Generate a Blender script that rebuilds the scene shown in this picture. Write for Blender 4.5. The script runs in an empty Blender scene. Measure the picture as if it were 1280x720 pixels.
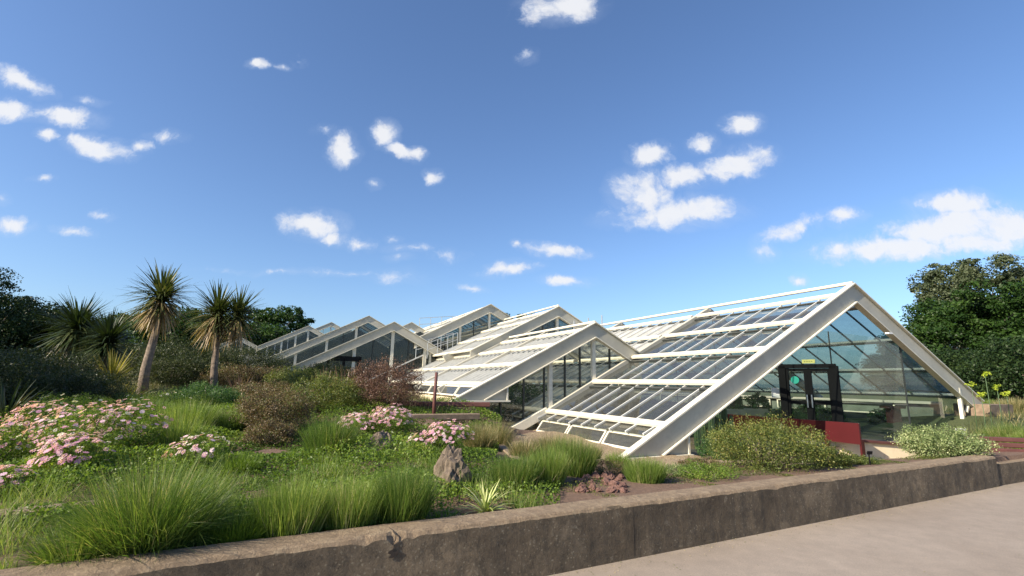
import bpy, math, random
import numpy as np
from mathutils import Vector, Matrix
random.seed(7); rng = np.random.default_rng(11)
S = bpy.context.scene
COL = S.collection
PI = math.pi

# ------------------------------------------------------------------ camera frame
FPX, CX, CY, EYE = 613.0, 640.0, 360.0, 1.6
_up = Vector((55, 3160, -613)).normalized()
_fw = Vector((0, 0, -1)); _Y = (_fw - _up*_fw.dot(_up)).normalized(); _X = _Y.cross(_up)
RC = Matrix((_X, _Y, _up))                      # camera -> world rotation
def ray(x, y):
    d = RC @ Vector((x-CX, CY-y, -FPX)); return d/d.y
def at(x, y, depth):
    return Vector((0, 0, EYE)) + ray(x, y)*depth
# building axes (A runs back along the ridges, B across the gables)
A = Vector((-0.4202, 0.9074, 0)).normalized(); B = Vector((A.y, -A.x, 0))
def W(a, b, z): return Vector((A.x*a+B.x*b, A.y*a+B.y*b, z))
SUN_AZ = Vector((-0.835, -0.55, 0)).normalized(); SUN_EL = math.radians(31)
SUNV = (SUN_AZ*math.cos(SUN_EL)+Vector((0, 0, math.sin(SUN_EL)))).normalized()

# ------------------------------------------------------------------ materials
def newmat(name):
    m = bpy.data.materials.new(name); m.use_nodes = True
    nt = m.node_tree; nt.nodes.clear()
    out = nt.nodes.new('ShaderNodeOutputMaterial')
    return m, nt, out
def N(nt, t, **kw):
    n = nt.nodes.new(t)
    for k, v in kw.items():
        if k.startswith('i_'):
            n.inputs[k[2:].replace('_', ' ')].default_value = v
        else: setattr(n, k, v)
    return n
def c4(c): return (c[0], c[1], c[2], 1)
def noise(nt, scale, detail=6, rough=.6, coord=None, dist=0):
    n = N(nt, 'ShaderNodeTexNoise'); n.inputs['Scale'].default_value = scale
    n.inputs['Detail'].default_value = detail; n.inputs['Roughness'].default_value = rough
    n.inputs['Distortion'].default_value = dist
    if coord is not None: nt.links.new(coord, n.inputs['Vector'])
    return n
def ramp(nt, fac, stops, interp='LINEAR'):
    r = N(nt, 'ShaderNodeValToRGB'); r.color_ramp.interpolation = interp
    e = r.color_ramp.elements
    while len(e) > 1: e.remove(e[0])
    e[0].position = stops[0][0]; e[0].color = c4(stops[0][1])
    for p, c in stops[1:]:
        x = e.new(p); x.color = c4(c)
    nt.links.new(fac, r.inputs['Fac']); return r
def mixc(nt, fac, a, b, mode='MIX'):
    m = N(nt, 'ShaderNodeMix', data_type='RGBA', blend_type=mode)
    for s, v in ((0, fac), (6, a), (7, b)):
        if hasattr(v, 'links'): nt.links.new(v, m.inputs[s])
        else: m.inputs[s].default_value = v if s == 0 else c4(v)
    return m.outputs[2]
def mth(nt, op, a, b=0.0, clamp=False):
    m = N(nt, 'ShaderNodeMath', operation=op, use_clamp=clamp)
    for i, v in enumerate((a, b)):
        if hasattr(v, 'links'): nt.links.new(v, m.inputs[i])
        else: m.inputs[i].default_value = v
    return m.outputs[0]
def bumpn(nt, h, strength, dist):
    b = N(nt, 'ShaderNodeBump'); b.inputs['Strength'].default_value = strength
    b.inputs['Distance'].default_value = dist; nt.links.new(h, b.inputs['Height']); return b.outputs[0]

def plain(name, col, rough=.6, var=.15, scale=3, metal=0, dirt=None, bump=0):
    m, nt, out = newmat(name)
    p = N(nt, 'ShaderNodeBsdfPrincipled'); p.inputs['Roughness'].default_value = rough
    p.inputs['Metallic'].default_value = metal
    tc = N(nt, 'ShaderNodeTexCoord')
    n = noise(nt, scale, 8, .65, tc.outputs['Object'])
    lo = [c*(1-var) for c in col]; hi = [min(1, c*(1+var*.6)) for c in col]
    r = ramp(nt, n.outputs['Fac'], [(.3, lo), (.7, hi)])
    col_out = r.outputs[0]
    if dirt:
        n2 = noise(nt, scale*3.1, 10, .75, tc.outputs['Object'], .4)
        r2 = ramp(nt, n2.outputs['Fac'], [(.52, (0, 0, 0)), (.72, (1, 1, 1))])
        f = mth(nt, 'MULTIPLY', r2.outputs[0], .55)
        col_out = mixc(nt, f, col_out, dirt)
    nt.links.new(col_out, p.inputs['Base Color'])
    if bump:
        nb = noise(nt, scale*12, 8, .7, tc.outputs['Object'])
        nt.links.new(bumpn(nt, nb.outputs['Fac'], .5, bump), p.inputs['Normal'])
    nt.links.new(p.outputs[0], out.inputs[0]); return m

def leafmat(name, stops, trans=.35, gloss=.35, patch=1.2):
    """leaf colours picked per leaf by its 'rnd' attribute, nudged by clumps of noise"""
    m, nt, out = newmat(name)
    at_ = N(nt, 'ShaderNodeAttribute', attribute_name='rnd')
    geo = N(nt, 'ShaderNodeNewGeometry')
    n = noise(nt, patch, 3, .5, geo.outputs['Position'])
    f = mth(nt, 'ADD', at_.outputs['Fac'], mth(nt, 'MULTIPLY', mth(nt, 'SUBTRACT', n.outputs['Fac'], .5), .9), True)
    r = ramp(nt, f, stops)
    p = N(nt, 'ShaderNodeBsdfPrincipled'); p.inputs['Roughness'].default_value = .45
    p.inputs['Specular IOR Level'].default_value = gloss
    t = N(nt, 'ShaderNodeBsdfTranslucent')
    nt.links.new(r.outputs[0], p.inputs['Base Color'])
    tcol = mixc(nt, 1.0, r.outputs[0], (1.25, 1.3, .55), 'MULTIPLY')
    nt.links.new(tcol, t.inputs['Color'])
    mx = N(nt, 'ShaderNodeMixShader'); mx.inputs[0].default_value = trans
    nt.links.new(p.outputs[0], mx.inputs[1]); nt.links.new(t.outputs[0], mx.inputs[2])
    nt.links.new(mx.outputs[0], out.inputs[0]); return m

def glassmat(name, tint, dust, dustcol=(.75, .76, .72), streak=6, refl=1.0, trl=.4):
    m, nt, out = newmat(name)
    tr = N(nt, 'ShaderNodeBsdfTransparent'); tr.inputs['Color'].default_value = c4(tint)
    gl = N(nt, 'ShaderNodeBsdfGlossy'); gl.inputs['Roughness'].default_value = .04
    gl.inputs['Color'].default_value = (refl, refl, refl, 1)
    df = N(nt, 'ShaderNodeBsdfDiffuse'); df.inputs['Color'].default_value = c4(dustcol)
    tl = N(nt, 'ShaderNodeBsdfTranslucent'); tl.inputs['Color'].default_value = c4(dustcol)
    md = N(nt, 'ShaderNodeMixShader'); md.inputs[0].default_value = trl
    nt.links.new(df.outputs[0], md.inputs[1]); nt.links.new(tl.outputs[0], md.inputs[2])
    geo = N(nt, 'ShaderNodeNewGeometry')
    n = noise(nt, streak, 6, .7, geo.outputs['Position'], .5)
    n3 = noise(nt, .35, 3, .6, geo.outputs['Position'])
    s = mth(nt, 'ADD', n.outputs['Fac'], n3.outputs['Fac'])
    f = mth(nt, 'MULTIPLY', s, dust, True)
    m1 = N(nt, 'ShaderNodeMixShader'); nt.links.new(f, m1.inputs[0])
    nt.links.new(tr.outputs[0], m1.inputs[1]); nt.links.new(md.outputs[0], m1.inputs[2])
    dt = N(nt, 'ShaderNodeVectorMath', operation='DOT_PRODUCT'); nt.links.new(geo.outputs['Incoming'], dt.inputs[0]); nt.links.new(geo.outputs['Normal'], dt.inputs[1])
    cs_ = mth(nt, 'SUBTRACT', 1.0, mth(nt, 'ABSOLUTE', dt.outputs['Value']))
    fr = mth(nt, 'ADD', mth(nt, 'MULTIPLY', mth(nt, 'POWER', cs_, 5.0), .7), .04)
    # wobble of the panes
    nb = noise(nt, .9, 2, .5, geo.outputs['Position'])
    bn = bumpn(nt, nb.outputs['Fac'], .25, .05)
    nt.links.new(bn, gl.inputs['Normal'])
    ff = mth(nt, 'MULTIPLY', fr, 1.0, True)
    m2 = N(nt, 'ShaderNodeMixShader'); nt.links.new(ff, m2.inputs[0])
    nt.links.new(m1.outputs[0], m2.inputs[1]); nt.links.new(gl.outputs[0], m2.inputs[2])
    nt.links.new(m2.outputs[0], out.inputs[0]); return m

M = {}
M['cream'] = plain('cream_paint', (.70, .66, .54), .5, .12, 1.5, dirt=(.40, .36, .27))
M['greybeam'] = plain('beam_paint', (.45, .43, .355), .55, .16, 1.2, dirt=(.30, .29, .24))
M['bar'] = plain('glazing_bar_paint', (.62, .62, .58), .4, .12, 2, dirt=(.35, .35, .32))
M['darkbar'] = plain('dark_mullion', (.03, .035, .033), .4, .2, 2)
M['dullbeam'] = plain('shaded_inner_paint', (.33, .32, .28), .6, .15, 2)
M['glass_dark'] = glassmat('clear_roof_glass', (.34, .39, .38), .17, (.42, .42, .38))
M['glass_white'] = glassmat('whitewashed_roof_glass', (.75, .78, .77), .78, (.70, .68, .62), 5, trl=.25)
M['glass_back'] = glassmat('far_slope_glass', (.44, .54, .53), .34, (.36, .45, .43), 4, trl=.7)
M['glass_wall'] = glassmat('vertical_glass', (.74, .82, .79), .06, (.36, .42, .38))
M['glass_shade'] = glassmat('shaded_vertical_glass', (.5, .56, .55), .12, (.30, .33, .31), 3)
M['black'] = plain('black_door_frame', (.010, .010, .011), .7, .2, 2)
M['black'].node_tree.nodes['Principled BSDF'].inputs['Specular IOR Level'].default_value = .15
M['red'] = plain('red_metal', (.06, .005, .007), .4, .15, 2)
M['redbrown'] = plain('red_brown_timber', (.10, .035, .03), .7, .25, 4, bump=.01)
M['plaster'] = plain('pale_plaster', (.70, .60, .42), .8, .12, 1.4, dirt=(.45, .36, .24))
M['bark'] = plain('bark', (.16, .13, .10), .9, .45, 9, bump=.04)
M['palmbark'] = plain('palm_bark', (.22, .17, .13), .9, .5, 14, bump=.05)
M['rock'] = plain('weathered_rock', (.17, .13, .095), .9, .5, 5, dirt=(.07, .055, .045), bump=.03)
M['lava'] = plain('reddish_rubble', (.16, .085, .068), .9, .5, 8, bump=.02)
M['timber'] = plain('weathered_timber', (.22, .16, .11), .85, .4, 8, bump=.01)
M['floor'] = plain('inner_floor', (.20, .17, .13), .9, .3, 1)
M['dim'] = plain('dim_inner_wall', (.10, .12, .10), .9, .4, 1.5)
M['darkin'] = plain('dark_interior_backing', (.035, .045, .045), .9, .5, 1.0)
M['white'] = plain('white_paint', (.8, .8, .78), .5, .05, 3)
M['yellow'] = plain('yellow_sign', (.75, .72, .22), .5, .05, 3)
M['greendot'] = plain('green_sticker', (.03, .50, .36), .5, .05, 3)
M['metal'] = plain('galvanised_rail', (.50, .52, .52), .35, .1, 5, metal=.6)
M['steel'] = plain('door_pull_steel', (.7, .7, .7), .3, .05, 5, metal=.9)
M['farwall'] = plain('far_building_render', (.62, .60, .55), .8, .1, .5)

def leafs():
    M['gc'] = leafmat('ground_cover_leaf', [(0, (.05, .095, .014)), (.5, (.13, .21, .03)), (.9, (.25, .33, .06)), (1, (.34, .30, .12))], .45)
    M['grass'] = leafmat('grass_blade', [(0, (.04, .08, .016)), (.45, (.10, .17, .035)), (.75, (.22, .28, .07)), (.9, (.38, .34, .16)), (1, (.5, .42, .24))], .45)
    M['grass_pale'] = leafmat('pale_grass_blade', [(0, (.08, .13, .03)), (.45, (.17, .25, .05)), (.75, (.30, .36, .10)), (.9, (.46, .40, .22)), (1, (.56, .48, .30))], .45)
    M['drygrass'] = leafmat('dry_grass_blade', [(0, (.06, .08, .03)), (.4, (.15, .16, .06)), (.7, (.34, .27, .13)), (1, (.5, .42, .25))], .3)
    M['brown'] = leafmat('brown_shrub_leaf', [(0, (.035, .035, .018)), (.35, (.11, .08, .04)), (.6, (.19, .125, .065)), (.8, (.10, .12, .035)), (1, (.16, .19, .05))], .25)
    M['redshrub'] = leafmat('russet_shrub_leaf', [(0, (.04, .025, .02)), (.5, (.13, .07, .05)), (1, (.24, .14, .10))], .25)
    M['olive'] = leafmat('olive_shrub_leaf', [(0, (.04, .06, .015)), (.5, (.105, .14, .032)), (.82, (.20, .215, .05)), (1, (.33, .27, .09))], .35)
    M['varieg'] = leafmat('variegated_leaf', [(0, (.07, .11, .035)), (.5, (.20, .26, .10)), (1, (.48, .50, .26))], .3)
    M['tree'] = leafmat('tree_leaf', [(0, (.010, .026, .006)), (.5, (.026, .058, .011)), (1, (.058, .105, .022))], .3, .2, .3)
    M['treegrey'] = leafmat('greyish_tree_leaf', [(0, (.03, .045, .022)), (.5, (.07, .09, .045)), (1, (.14, .16, .09))], .3, .2, .3)
    M['conifer'] = leafmat('conifer_leaf', [(0, (.010, .022, .008)), (.6, (.022, .042, .013)), (1, (.045, .07, .02))], .15, .15, .4)
    M['bushdark'] = leafmat('dark_shrub_leaf', [(0, (.018, .028, .010)), (.6, (.042, .058, .018)), (1, (.10, .105, .04))], .3, .3, .8)
    M['inner'] = leafmat('indoor_plant_leaf', [(0, (.025, .06, .018)), (.6, (.06, .13, .035)), (1, (.14, .22, .07))], .35, .3, .8)
    M['cord'] = leafmat('strap_leaf', [(0, (.03, .05, .018)), (.38, (.08, .10, .035)), (.58, (.17, .16, .06)), (.74, (.30, .22, .12)), (1, (.42, .30, .18))], .25, .4, 1.5)
    M['corddark'] = leafmat('dark_strap_leaf', [(0, (.02, .035, .014)), (.5, (.045, .07, .024)), (.8, (.08, .09, .035)), (1, (.2, .15, .09))], .2, .4, 1.5)
    M['yucca'] = leafmat('yellow_sword_leaf', [(0, (.07, .08, .02)), (.5, (.20, .19, .05)), (1, (.45, .36, .12))], .35, .4, 1.5)
    M['stripe'] = leafmat('pale_striped_leaf', [(0, (.25, .33, .08)), (.5, (.45, .50, .18)), (1, (.62, .62, .34))], .3)
    M['lime'] = leafmat('lime_flower', [(0, (.22, .30, .03)), (.5, (.42, .50, .05)), (1, (.62, .66, .10))], .4)
    M['purple'] = leafmat('purple_sword_leaf', [(0, (.03, .025, .02)), (.5, (.10, .06, .045)), (1, (.24, .15, .09))], .25)
    M['petal'] = leafmat('pink_petal', [(0, (.55, .26, .40)), (.5, (.72, .42, .56)), (1, (.83, .63, .73))], .35, .2)
    M['petalwhite'] = leafmat('white_petal', [(0, (.75, .68, .66)), (1, (.85, .83, .80))], .3, .2)
leafs()
M['eye'] = plain('flower_centre', (.55, .36, .10), .8, .2, 20)
M['cactus'] = plain('cactus_skin', (.07, .12, .05), .6, .3, 10)

# ------------------------------------------------------------------ mesh helpers
class MB:
    def __init__(s): s.v = []; s.f = []
    def poly(s, pts):
        i = len(s.v); s.v += [Vector(p) for p in pts]; s.f.append(list(range(i, i+len(pts))))
    def prism(s, pts, d):
        """closed prism: polygon pts pushed along d"""
        i = len(s.v); n = len(pts); d = Vector(d)
        s.v += [Vector(p) for p in pts] + [Vector(p)+d for p in pts]
        s.f.append(list(range(i, i+n))[::-1]); s.f.append(list(range(i+n, i+2*n)))
        for k in range(n): s.f.append([i+k, i+(k+1) % n, i+n+(k+1) % n, i+n+k])
    def beam(s, p0, p1, w, h, up=Vector((0, 0, 1)), bev=0.0):
        """box from p0 to p1, w across, h along up (p0,p1 = centre line)"""
        p0, p1 = Vector(p0), Vector(p1); d = (p1-p0).normalized()
        x = d.cross(up)
        if x.length < 1e-4: x = d.cross(Vector((1, 0, 0)))
        x.normalize(); y = x.cross(d).normalized()
        b = bev
        if b > 0:
            o = [(-w/2+b, -h/2), (w/2-b, -h/2), (w/2, -h/2+b), (w/2, h/2-b), (w/2-b, h/2), (-w/2+b, h/2), (-w/2, h/2-b), (-w/2, -h/2+b)]
        else: o = [(-w/2, -h/2), (w/2, -h/2), (w/2, h/2), (-w/2, h/2)]
        s.prism([p0+x*a+y*c for a, c in o], p1-p0)
    def box(s, c, sx, sy, sz, ax=Vector((1, 0, 0))):
        ax = Vector(ax).normalized(); ay = Vector((-ax.y, ax.x, 0)); c = Vector(c)
        s.prism([c+ax*a*sx/2+ay*b*sy/2-Vector((0, 0, sz/2)) for a, b in ((-1, -1), (1, -1), (1, 1), (-1, 1))], (0, 0, sz))
    def tube(s, pts, rads, seg=10):
        pts = [Vector(p) for p in pts]; i0 = len(s.v); n = len(pts)
        for k, p in enumerate(pts):
            d = (pts[min(k+1, n-1)]-pts[max(k-1, 0)]).normalized()
            x = d.cross(Vector((0, 1, 0)) if abs((pts[-1]-pts[0]).normalized().z) > .6 else Vector((0, 0, 1)))
            if x.length < 1e-3: x = d.cross(Vector((1, 0, 0)))
            x.normalize(); y = x.cross(d)
            for j in range(seg):
                t = 2*PI*j/seg; s.v.append(p+(x*math.cos(t)+y*math.sin(t))*rads[k])
        for k in range(n-1):
            for j in range(seg):
                a = i0+k*seg+j; b = i0+k*seg+(j+1) % seg
                s.f.append([a, b, b+seg, a+seg])
        s.f.append([i0+j for j in range(seg)][::-1]); s.f.append([i0+(n-1)*seg+j for j in range(seg)])
    def build(s, name, mat, parent=None, smooth=False, loc=None):
        o0 = Vector(loc) if loc is not None else (parent_loc(parent) if parent else Vector((0, 0, 0)))
        me = bpy.data.meshes.new(name)
        me.from_pydata([tuple(v-o0) for v in s.v], [], s.f); me.update()
        me.materials.append(mat)
        if smooth: me.polygons.foreach_set('use_smooth', [True]*len(me.polygons))
        o = bpy.data.objects.new(name, me); COL.objects.link(o)
        if parent: o.parent = parent
        elif loc is not None: o.location = o0
        return o
def parent_loc(p):
    v = Vector((0, 0, 0))
    while p is not None: v = v+p.location; p = p.parent
    return v
def fast(name, V, k, mat, parent=None, rnd=None, smooth=False, loc=None):
    """V: (nfaces*k,3) float array, every k consecutive verts one face"""
    o0 = Vector(loc) if loc is not None else (parent_loc(parent) if parent else Vector((0, 0, 0)))
    V = (np.asarray(V, dtype=np.float64)-np.array(o0)).astype(np.float32)
    nv = len(V); nf = nv//k
    me = bpy.data.meshes.new(name)
    me.vertices.add(nv); me.vertices.foreach_set('co', V.ravel())
    me.loops.add(nv); me.loops.foreach_set('vertex_index', np.arange(nv, dtype=np.int32))
    me.polygons.add(nf); me.polygons.foreach_set('loop_start', np.arange(0, nv, k, dtype=np.int32))
    me.update(calc_edges=True)
    if rnd is not None:
        at_ = me.attributes.new('rnd', 'FLOAT', 'FACE'); at_.data.foreach_set('value', np.asarray(rnd, dtype=np.float32))
    me.materials.append(mat)
    o = bpy.data.objects.new(name, me); COL.objects.link(o)
    if parent: o.parent = parent
    elif loc is not None: o.location = o0
    return o
def tag(o, label=None, cat=None, group=None, kind=None):
    if label: o['label'] = label
    if cat: o['category'] = cat
    if group: o['group'] = group
    if kind: o['kind'] = kind
    return o
def empty(name, loc, label, cat, group=None):
    o = bpy.data.objects.new(name, None); COL.objects.link(o); o.location = Vector(loc)
    o.empty_display_size = .2
    return tag(o, label, cat, group)
def norm(a): return a/np.maximum(np.linalg.norm(a, axis=-1, keepdims=True), 1e-9)

# ------------------------------------------------------------------ terrain
WP = np.array([.38, 4.57]); WD = np.array([8.22, 4.41]); WD = WD/np.linalg.norm(WD)   # wall line (path side face)
WN = np.array([-WD[1], WD[0]])                                                        # towards the bed
CP = np.array([(2.3, 10.8, .05), (1.2, 12.5, .1), (0, 15.6, .1), (5, 12, 0), (8, 12, -.1), (10.5, 13, -.35), (11.5, 14, -.35), (6, 9, .2), (8.5, 10.3, .1),
    (13.5, 14.5, .2), (16, 17, .8), (20, 18, 1.0), (14, 12.9, .3), (18, 15.5, .7), (-1.7, 14.3, 1.0), (-3.3, 13, .95), (-2, 12, .8), (-1.0, 11.6, .62), (.1, 11, .2),
    (-2, 8, .52), (-5, 7, .52), (-8, 10, .72), (-11.7, 16, .87), (-11.2, 19, 1.14), (-17, 20, 1.2), (-8, 22, 1.45), (-11, 26, 1.95), (-14, 28, 1.9),
    (-17, 31, 2.1), (-24, 42, 2.2), (0, 7, .44), (1.5, 8, .32), (2.5, 8.6, .25), (4, 7.6, .35), (30, 40, 1.2), (-40, 45, 1.3), (50, 60, 1.2), (1, 20, .1), (7, 20, .1), (10, 25, .1),
    (5, 30, .2), (0, 35, .5), (-4, 17, 1.0), (-5, 24, 1.0), (-6, 13, .9), (-3, 6, .48), (-12, 8, .6), (-6, 4, .45), (-20, 0, .5), (60, 10, .9), (60, 100, 1.2), (-60, 100, 1.3), (0, 100, 1.2), (-60, 20, 1.2)])
def gz(x, y):
    x = np.asarray(x, float); y = np.asarray(y, float)
    d = np.hypot(x[..., None]-CP[:, 0], y[..., None]-CP[:, 1])+.25
    w = 1/d**3.2
    z = (w*CP[:, 2]).sum(-1)/w.sum(-1)
    v = (x-WP[0])*WN[0]+(y-WP[1])*WN[1]
    t = np.clip((v-.3)/2.2, 0, 1); t = t*t*(3-2*t)
    z = .42*(1-t)+z*t
    return np.where(v < .14, -.02, z)
def G(x, y): return float(gz(np.array([x]), np.array([y]))[0])

us = np.concatenate([np.linspace(-3000, -60, 12)[:-1], np.linspace(-60, -14, 20)[:-1], np.linspace(-14, 28, 190), np.linspace(28, 80, 20)[1:], np.linspace(80, 3000, 12)[1:]])
vs = np.concatenate([np.linspace(-600, -20, 8)[:-1], np.linspace(-20, .12, 10), [.16], np.linspace(.3, 30, 150), np.linspace(30, 100, 20)[1:], np.linspace(100, 3000, 14)[1:]])
UU, VV = np.meshgrid(us, vs)
XX = WP[0]+WD[0]*UU+WN[0]*VV; YY = WP[1]+WD[1]*UU+WN[1]*VV
ZZ = gz(XX, YY)
bump = (np.sin(XX*3.1+YY*1.7)+np.sin(XX*1.3-YY*4.2+1)+np.sin(XX*7.3+YY*5.1))*.012
ZZ = np.where(VV > .5, ZZ+bump*np.clip(VV-.5, 0, 1), ZZ)
nu, nv_ = len(us), len(vs)
me = bpy.data.meshes.new('ground')
verts = np.stack([XX, YY, ZZ], -1).reshape(-1, 3)
faces = [(j*nu+i, j*nu+i+1, (j+1)*nu+i+1, (j+1)*nu+i) for j in range(nv_-1) for i in range(nu-1)]
me.from_pydata(verts.tolist(), [], faces); me.update()
me.polygons.foreach_set('use_smooth', [True]*len(me.polygons))
def soil():
    m, nt, out = newmat('soil_and_gravel')
    p = N(nt, 'ShaderNodeBsdfPrincipled'); p.inputs['Roughness'].default_value = .95
    g = N(nt, 'ShaderNodeNewGeometry')
    n1 = noise(nt, .8, 6, .6, g.outputs['Position']); n2 = noise(nt, 30, 6, .8, g.outputs['Position'])
    far = noise(nt, .15, 4, .6, g.outputs['Position'])
    soilc = ramp(nt, n2.outputs['Fac'], [(.3, (.07, .042, .028)), (.55, (.17, .105, .07)), (.75, (.33, .22, .15))]).outputs[0]
    grs = ramp(nt, n2.outputs['Fac'], [(.3, (.025, .036, .012)), (.7, (.075, .095, .03))]).outputs[0]
    grav = ramp(nt, n2.outputs['Fac'], [(.35, (.09, .06, .035)), (.5, (.30, .22, .13)), (.65, (.52, .42, .27))]).outputs[0]
    # gravel where the beds meet the glasshouse
    sx = N(nt, 'ShaderNodeSeparateXYZ'); nt.links.new(g.outputs['Position'], sx.inputs[0])
    z = sx.outputs['Z']
    low = mth(nt, 'LESS_THAN', z, .30)
    pos = mth(nt, 'MULTIPLY', low, mth(nt, 'GREATER_THAN', sx.outputs['Y'], 9.0))
    f = ramp(nt, n1.outputs['Fac'], [(.42, (0, 0, 0)), (.58, (1, 1, 1))]).outputs[0]
    c = soilc
    ln = N(nt, 'ShaderNodeVectorMath', operation='LENGTH'); nt.links.new(g.outputs['Position'], ln.inputs[0])
    fm = N(nt, 'ShaderNodeMapRange'); nt.links.new(ln.outputs['Value'], fm.inputs[0]); fm.inputs[1].default_value = 17; fm.inputs[2].default_value = 22
    c = mixc(nt, fm.outputs[0], c, grs); c = mixc(nt, mth(nt, 'MULTIPLY', pos, mth(nt, 'SUBTRACT', 1, fm.outputs[0])), c, grav)
    nt.links.new(c, p.inputs['Base Color'])
    nt.links.new(bumpn(nt, n2.outputs['Fac'], .8, .03), p.inputs['Normal'])
    nt.links.new(p.outputs[0], out.inputs[0]); return m
me.materials.append(soil())
ground = bpy.data.objects.new('ground', me); COL.objects.link(ground); tag(ground, kind='structure')

# path
def pathmat():
    m, nt, out = newmat('buff_tarmac')
    p = N(nt, 'ShaderNodeBsdfPrincipled'); p.inputs['Roughness'].default_value = .85
    g = N(nt, 'ShaderNodeNewGeometry')
    n1 = noise(nt, .5, 6, .65, g.outputs['Position'], .6); n2 = noise(nt, 75, 4, .8, g.outputs['Position']); n3 = noise(nt, 5, 8, .7, g.outputs['Position'])
    c = ramp(nt, n1.outputs['Fac'], [(.3, (.245, .205, .168)), (.7, (.31, .265, .222))]).outputs[0]
    c2 = ramp(nt, n2.outputs['Fac'], [(.3, (.72, .72, .72)), (.6, (1.08, 1.06, 1.04))]).outputs[0]
    c3 = ramp(nt, n3.outputs['Fac'], [(.35, (.88, .88, .88)), (.65, (1.06, 1.05, 1.04))]).outputs[0]
    c = mixc(nt, 1, mixc(nt, 1, c, c2, 'MULTIPLY'), c3, 'MULTIPLY')
    vo = N(nt, 'ShaderNodeTexVoronoi'); vo.inputs['Scale'].default_value = 22; nt.links.new(g.outputs['Position'], vo.inputs['Vector'])
    sp = mth(nt, 'LESS_THAN', vo.outputs['Distance'], .07)
    c = mixc(nt, mth(nt, 'MULTIPLY', sp, .6), c, (.5, .44, .34))
    nt.links.new(c, p.inputs['Base Color'])
    nt.links.new(bumpn(nt, n2.outputs['Fac'], .4, .004), p.inputs['Normal'])
    nt.links.new(p.outputs[0], out.inputs[0]); return m
def wpt(u, v, z=0): return Vector((WP[0]+WD[0]*u+WN[0]*v, WP[1]+WD[1]*u+WN[1]*v, z))
pb = MB(); pb.poly([wpt(-60, -20), wpt(60, -20), wpt(60, .1), wpt(-60, .1)]); tag(pb.build('path', pathmat()), kind='structure')

# ------------------------------------------------------------------ concrete retaining wall
def concmat():
    m, nt, out = newmat('old_concrete')
    p = N(nt, 'ShaderNodeBsdfPrincipled'); p.inputs['Roughness'].default_value = .9
    g = N(nt, 'ShaderNodeNewGeometry')
    n1 = noise(nt, 1.6, 8, .7, g.outputs['Position'], .3); n2 = noise(nt, 55, 6, .8, g.outputs['Position'])
    mp = N(nt, 'ShaderNodeMapping'); mp.inputs['Scale'].default_value = (5, 5, 1.0); nt.links.new(g.outputs['Position'], mp.inputs[0])
    n3 = noise(nt, 2.0, 7, .7, mp.outputs[0])
    n4 = noise(nt, 11, 8, .75, g.outputs['Position'], .5)
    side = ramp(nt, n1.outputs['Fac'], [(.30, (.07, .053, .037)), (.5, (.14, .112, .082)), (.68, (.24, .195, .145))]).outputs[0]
    side = mixc(nt, 1, side, ramp(nt, n3.outputs['Fac'], [(.35, (.78, .77, .76)), (.65, (1.12, 1.11, 1.1))]).outputs[0], 'MULTIPLY')
    pale = ramp(nt, n4.outputs['Fac'], [(.58, (0, 0, 0)), (.66, (1, 1, 1))]).outputs[0]
    side = mixc(nt, mth(nt, 'MULTIPLY', pale, .5), side, (.34, .30, .24))
    vo = N(nt, 'ShaderNodeTexVoronoi'); vo.inputs['Scale'].default_value = 26; vo.inputs['Randomness'].default_value = 1; nt.links.new(g.outputs['Position'], vo.inputs['Vector'])
    lich = mth(nt, 'MULTIPLY', mth(nt, 'LESS_THAN', vo.outputs['Distance'], .22), mth(nt, 'GREATER_THAN', n1.outputs['Fac'], .47))
    side = mixc(nt, mth(nt, 'MULTIPLY', lich, .4), side, (.42, .38, .30))
    dk = ramp(nt, noise(nt, 7, 9, .8, g.outputs['Position']).outputs['Fac'], [(.40, (1, 1, 1)), (.52, (0, 0, 0))]).outputs[0]
    side = mixc(nt, mth(nt, 'MULTIPLY', dk, .55), side, (.035, .03, .024))
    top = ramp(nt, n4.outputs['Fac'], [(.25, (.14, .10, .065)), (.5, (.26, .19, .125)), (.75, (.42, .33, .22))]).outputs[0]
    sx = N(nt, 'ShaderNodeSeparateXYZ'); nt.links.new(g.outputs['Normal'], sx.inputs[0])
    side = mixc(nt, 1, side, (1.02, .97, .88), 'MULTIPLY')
    c = mixc(nt, mth(nt, 'GREATER_THAN', sx.outputs['Z'], .4), side, top)  # sides darker than the top: shade of the face put into the colour
    c = mixc(nt, 1, c, ramp(nt, n2.outputs['Fac'], [(.3, (.65, .65, .65)), (.65, (1.15, 1.15, 1.12))]).outputs[0], 'MULTIPLY')
    nt.links.new(c, p.inputs['Base Color'])
    h = mth(nt, 'ADD', n2.outputs['Fac'], mth(nt, 'MULTIPLY', n4.outputs['Fac'], 2))
    nt.links.new(bumpn(nt, h, .9, .018), p.inputs['Normal'])
    nt.links.new(p.outputs[0], out.inputs[0]); return m
M['conc'] = concmat()
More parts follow.
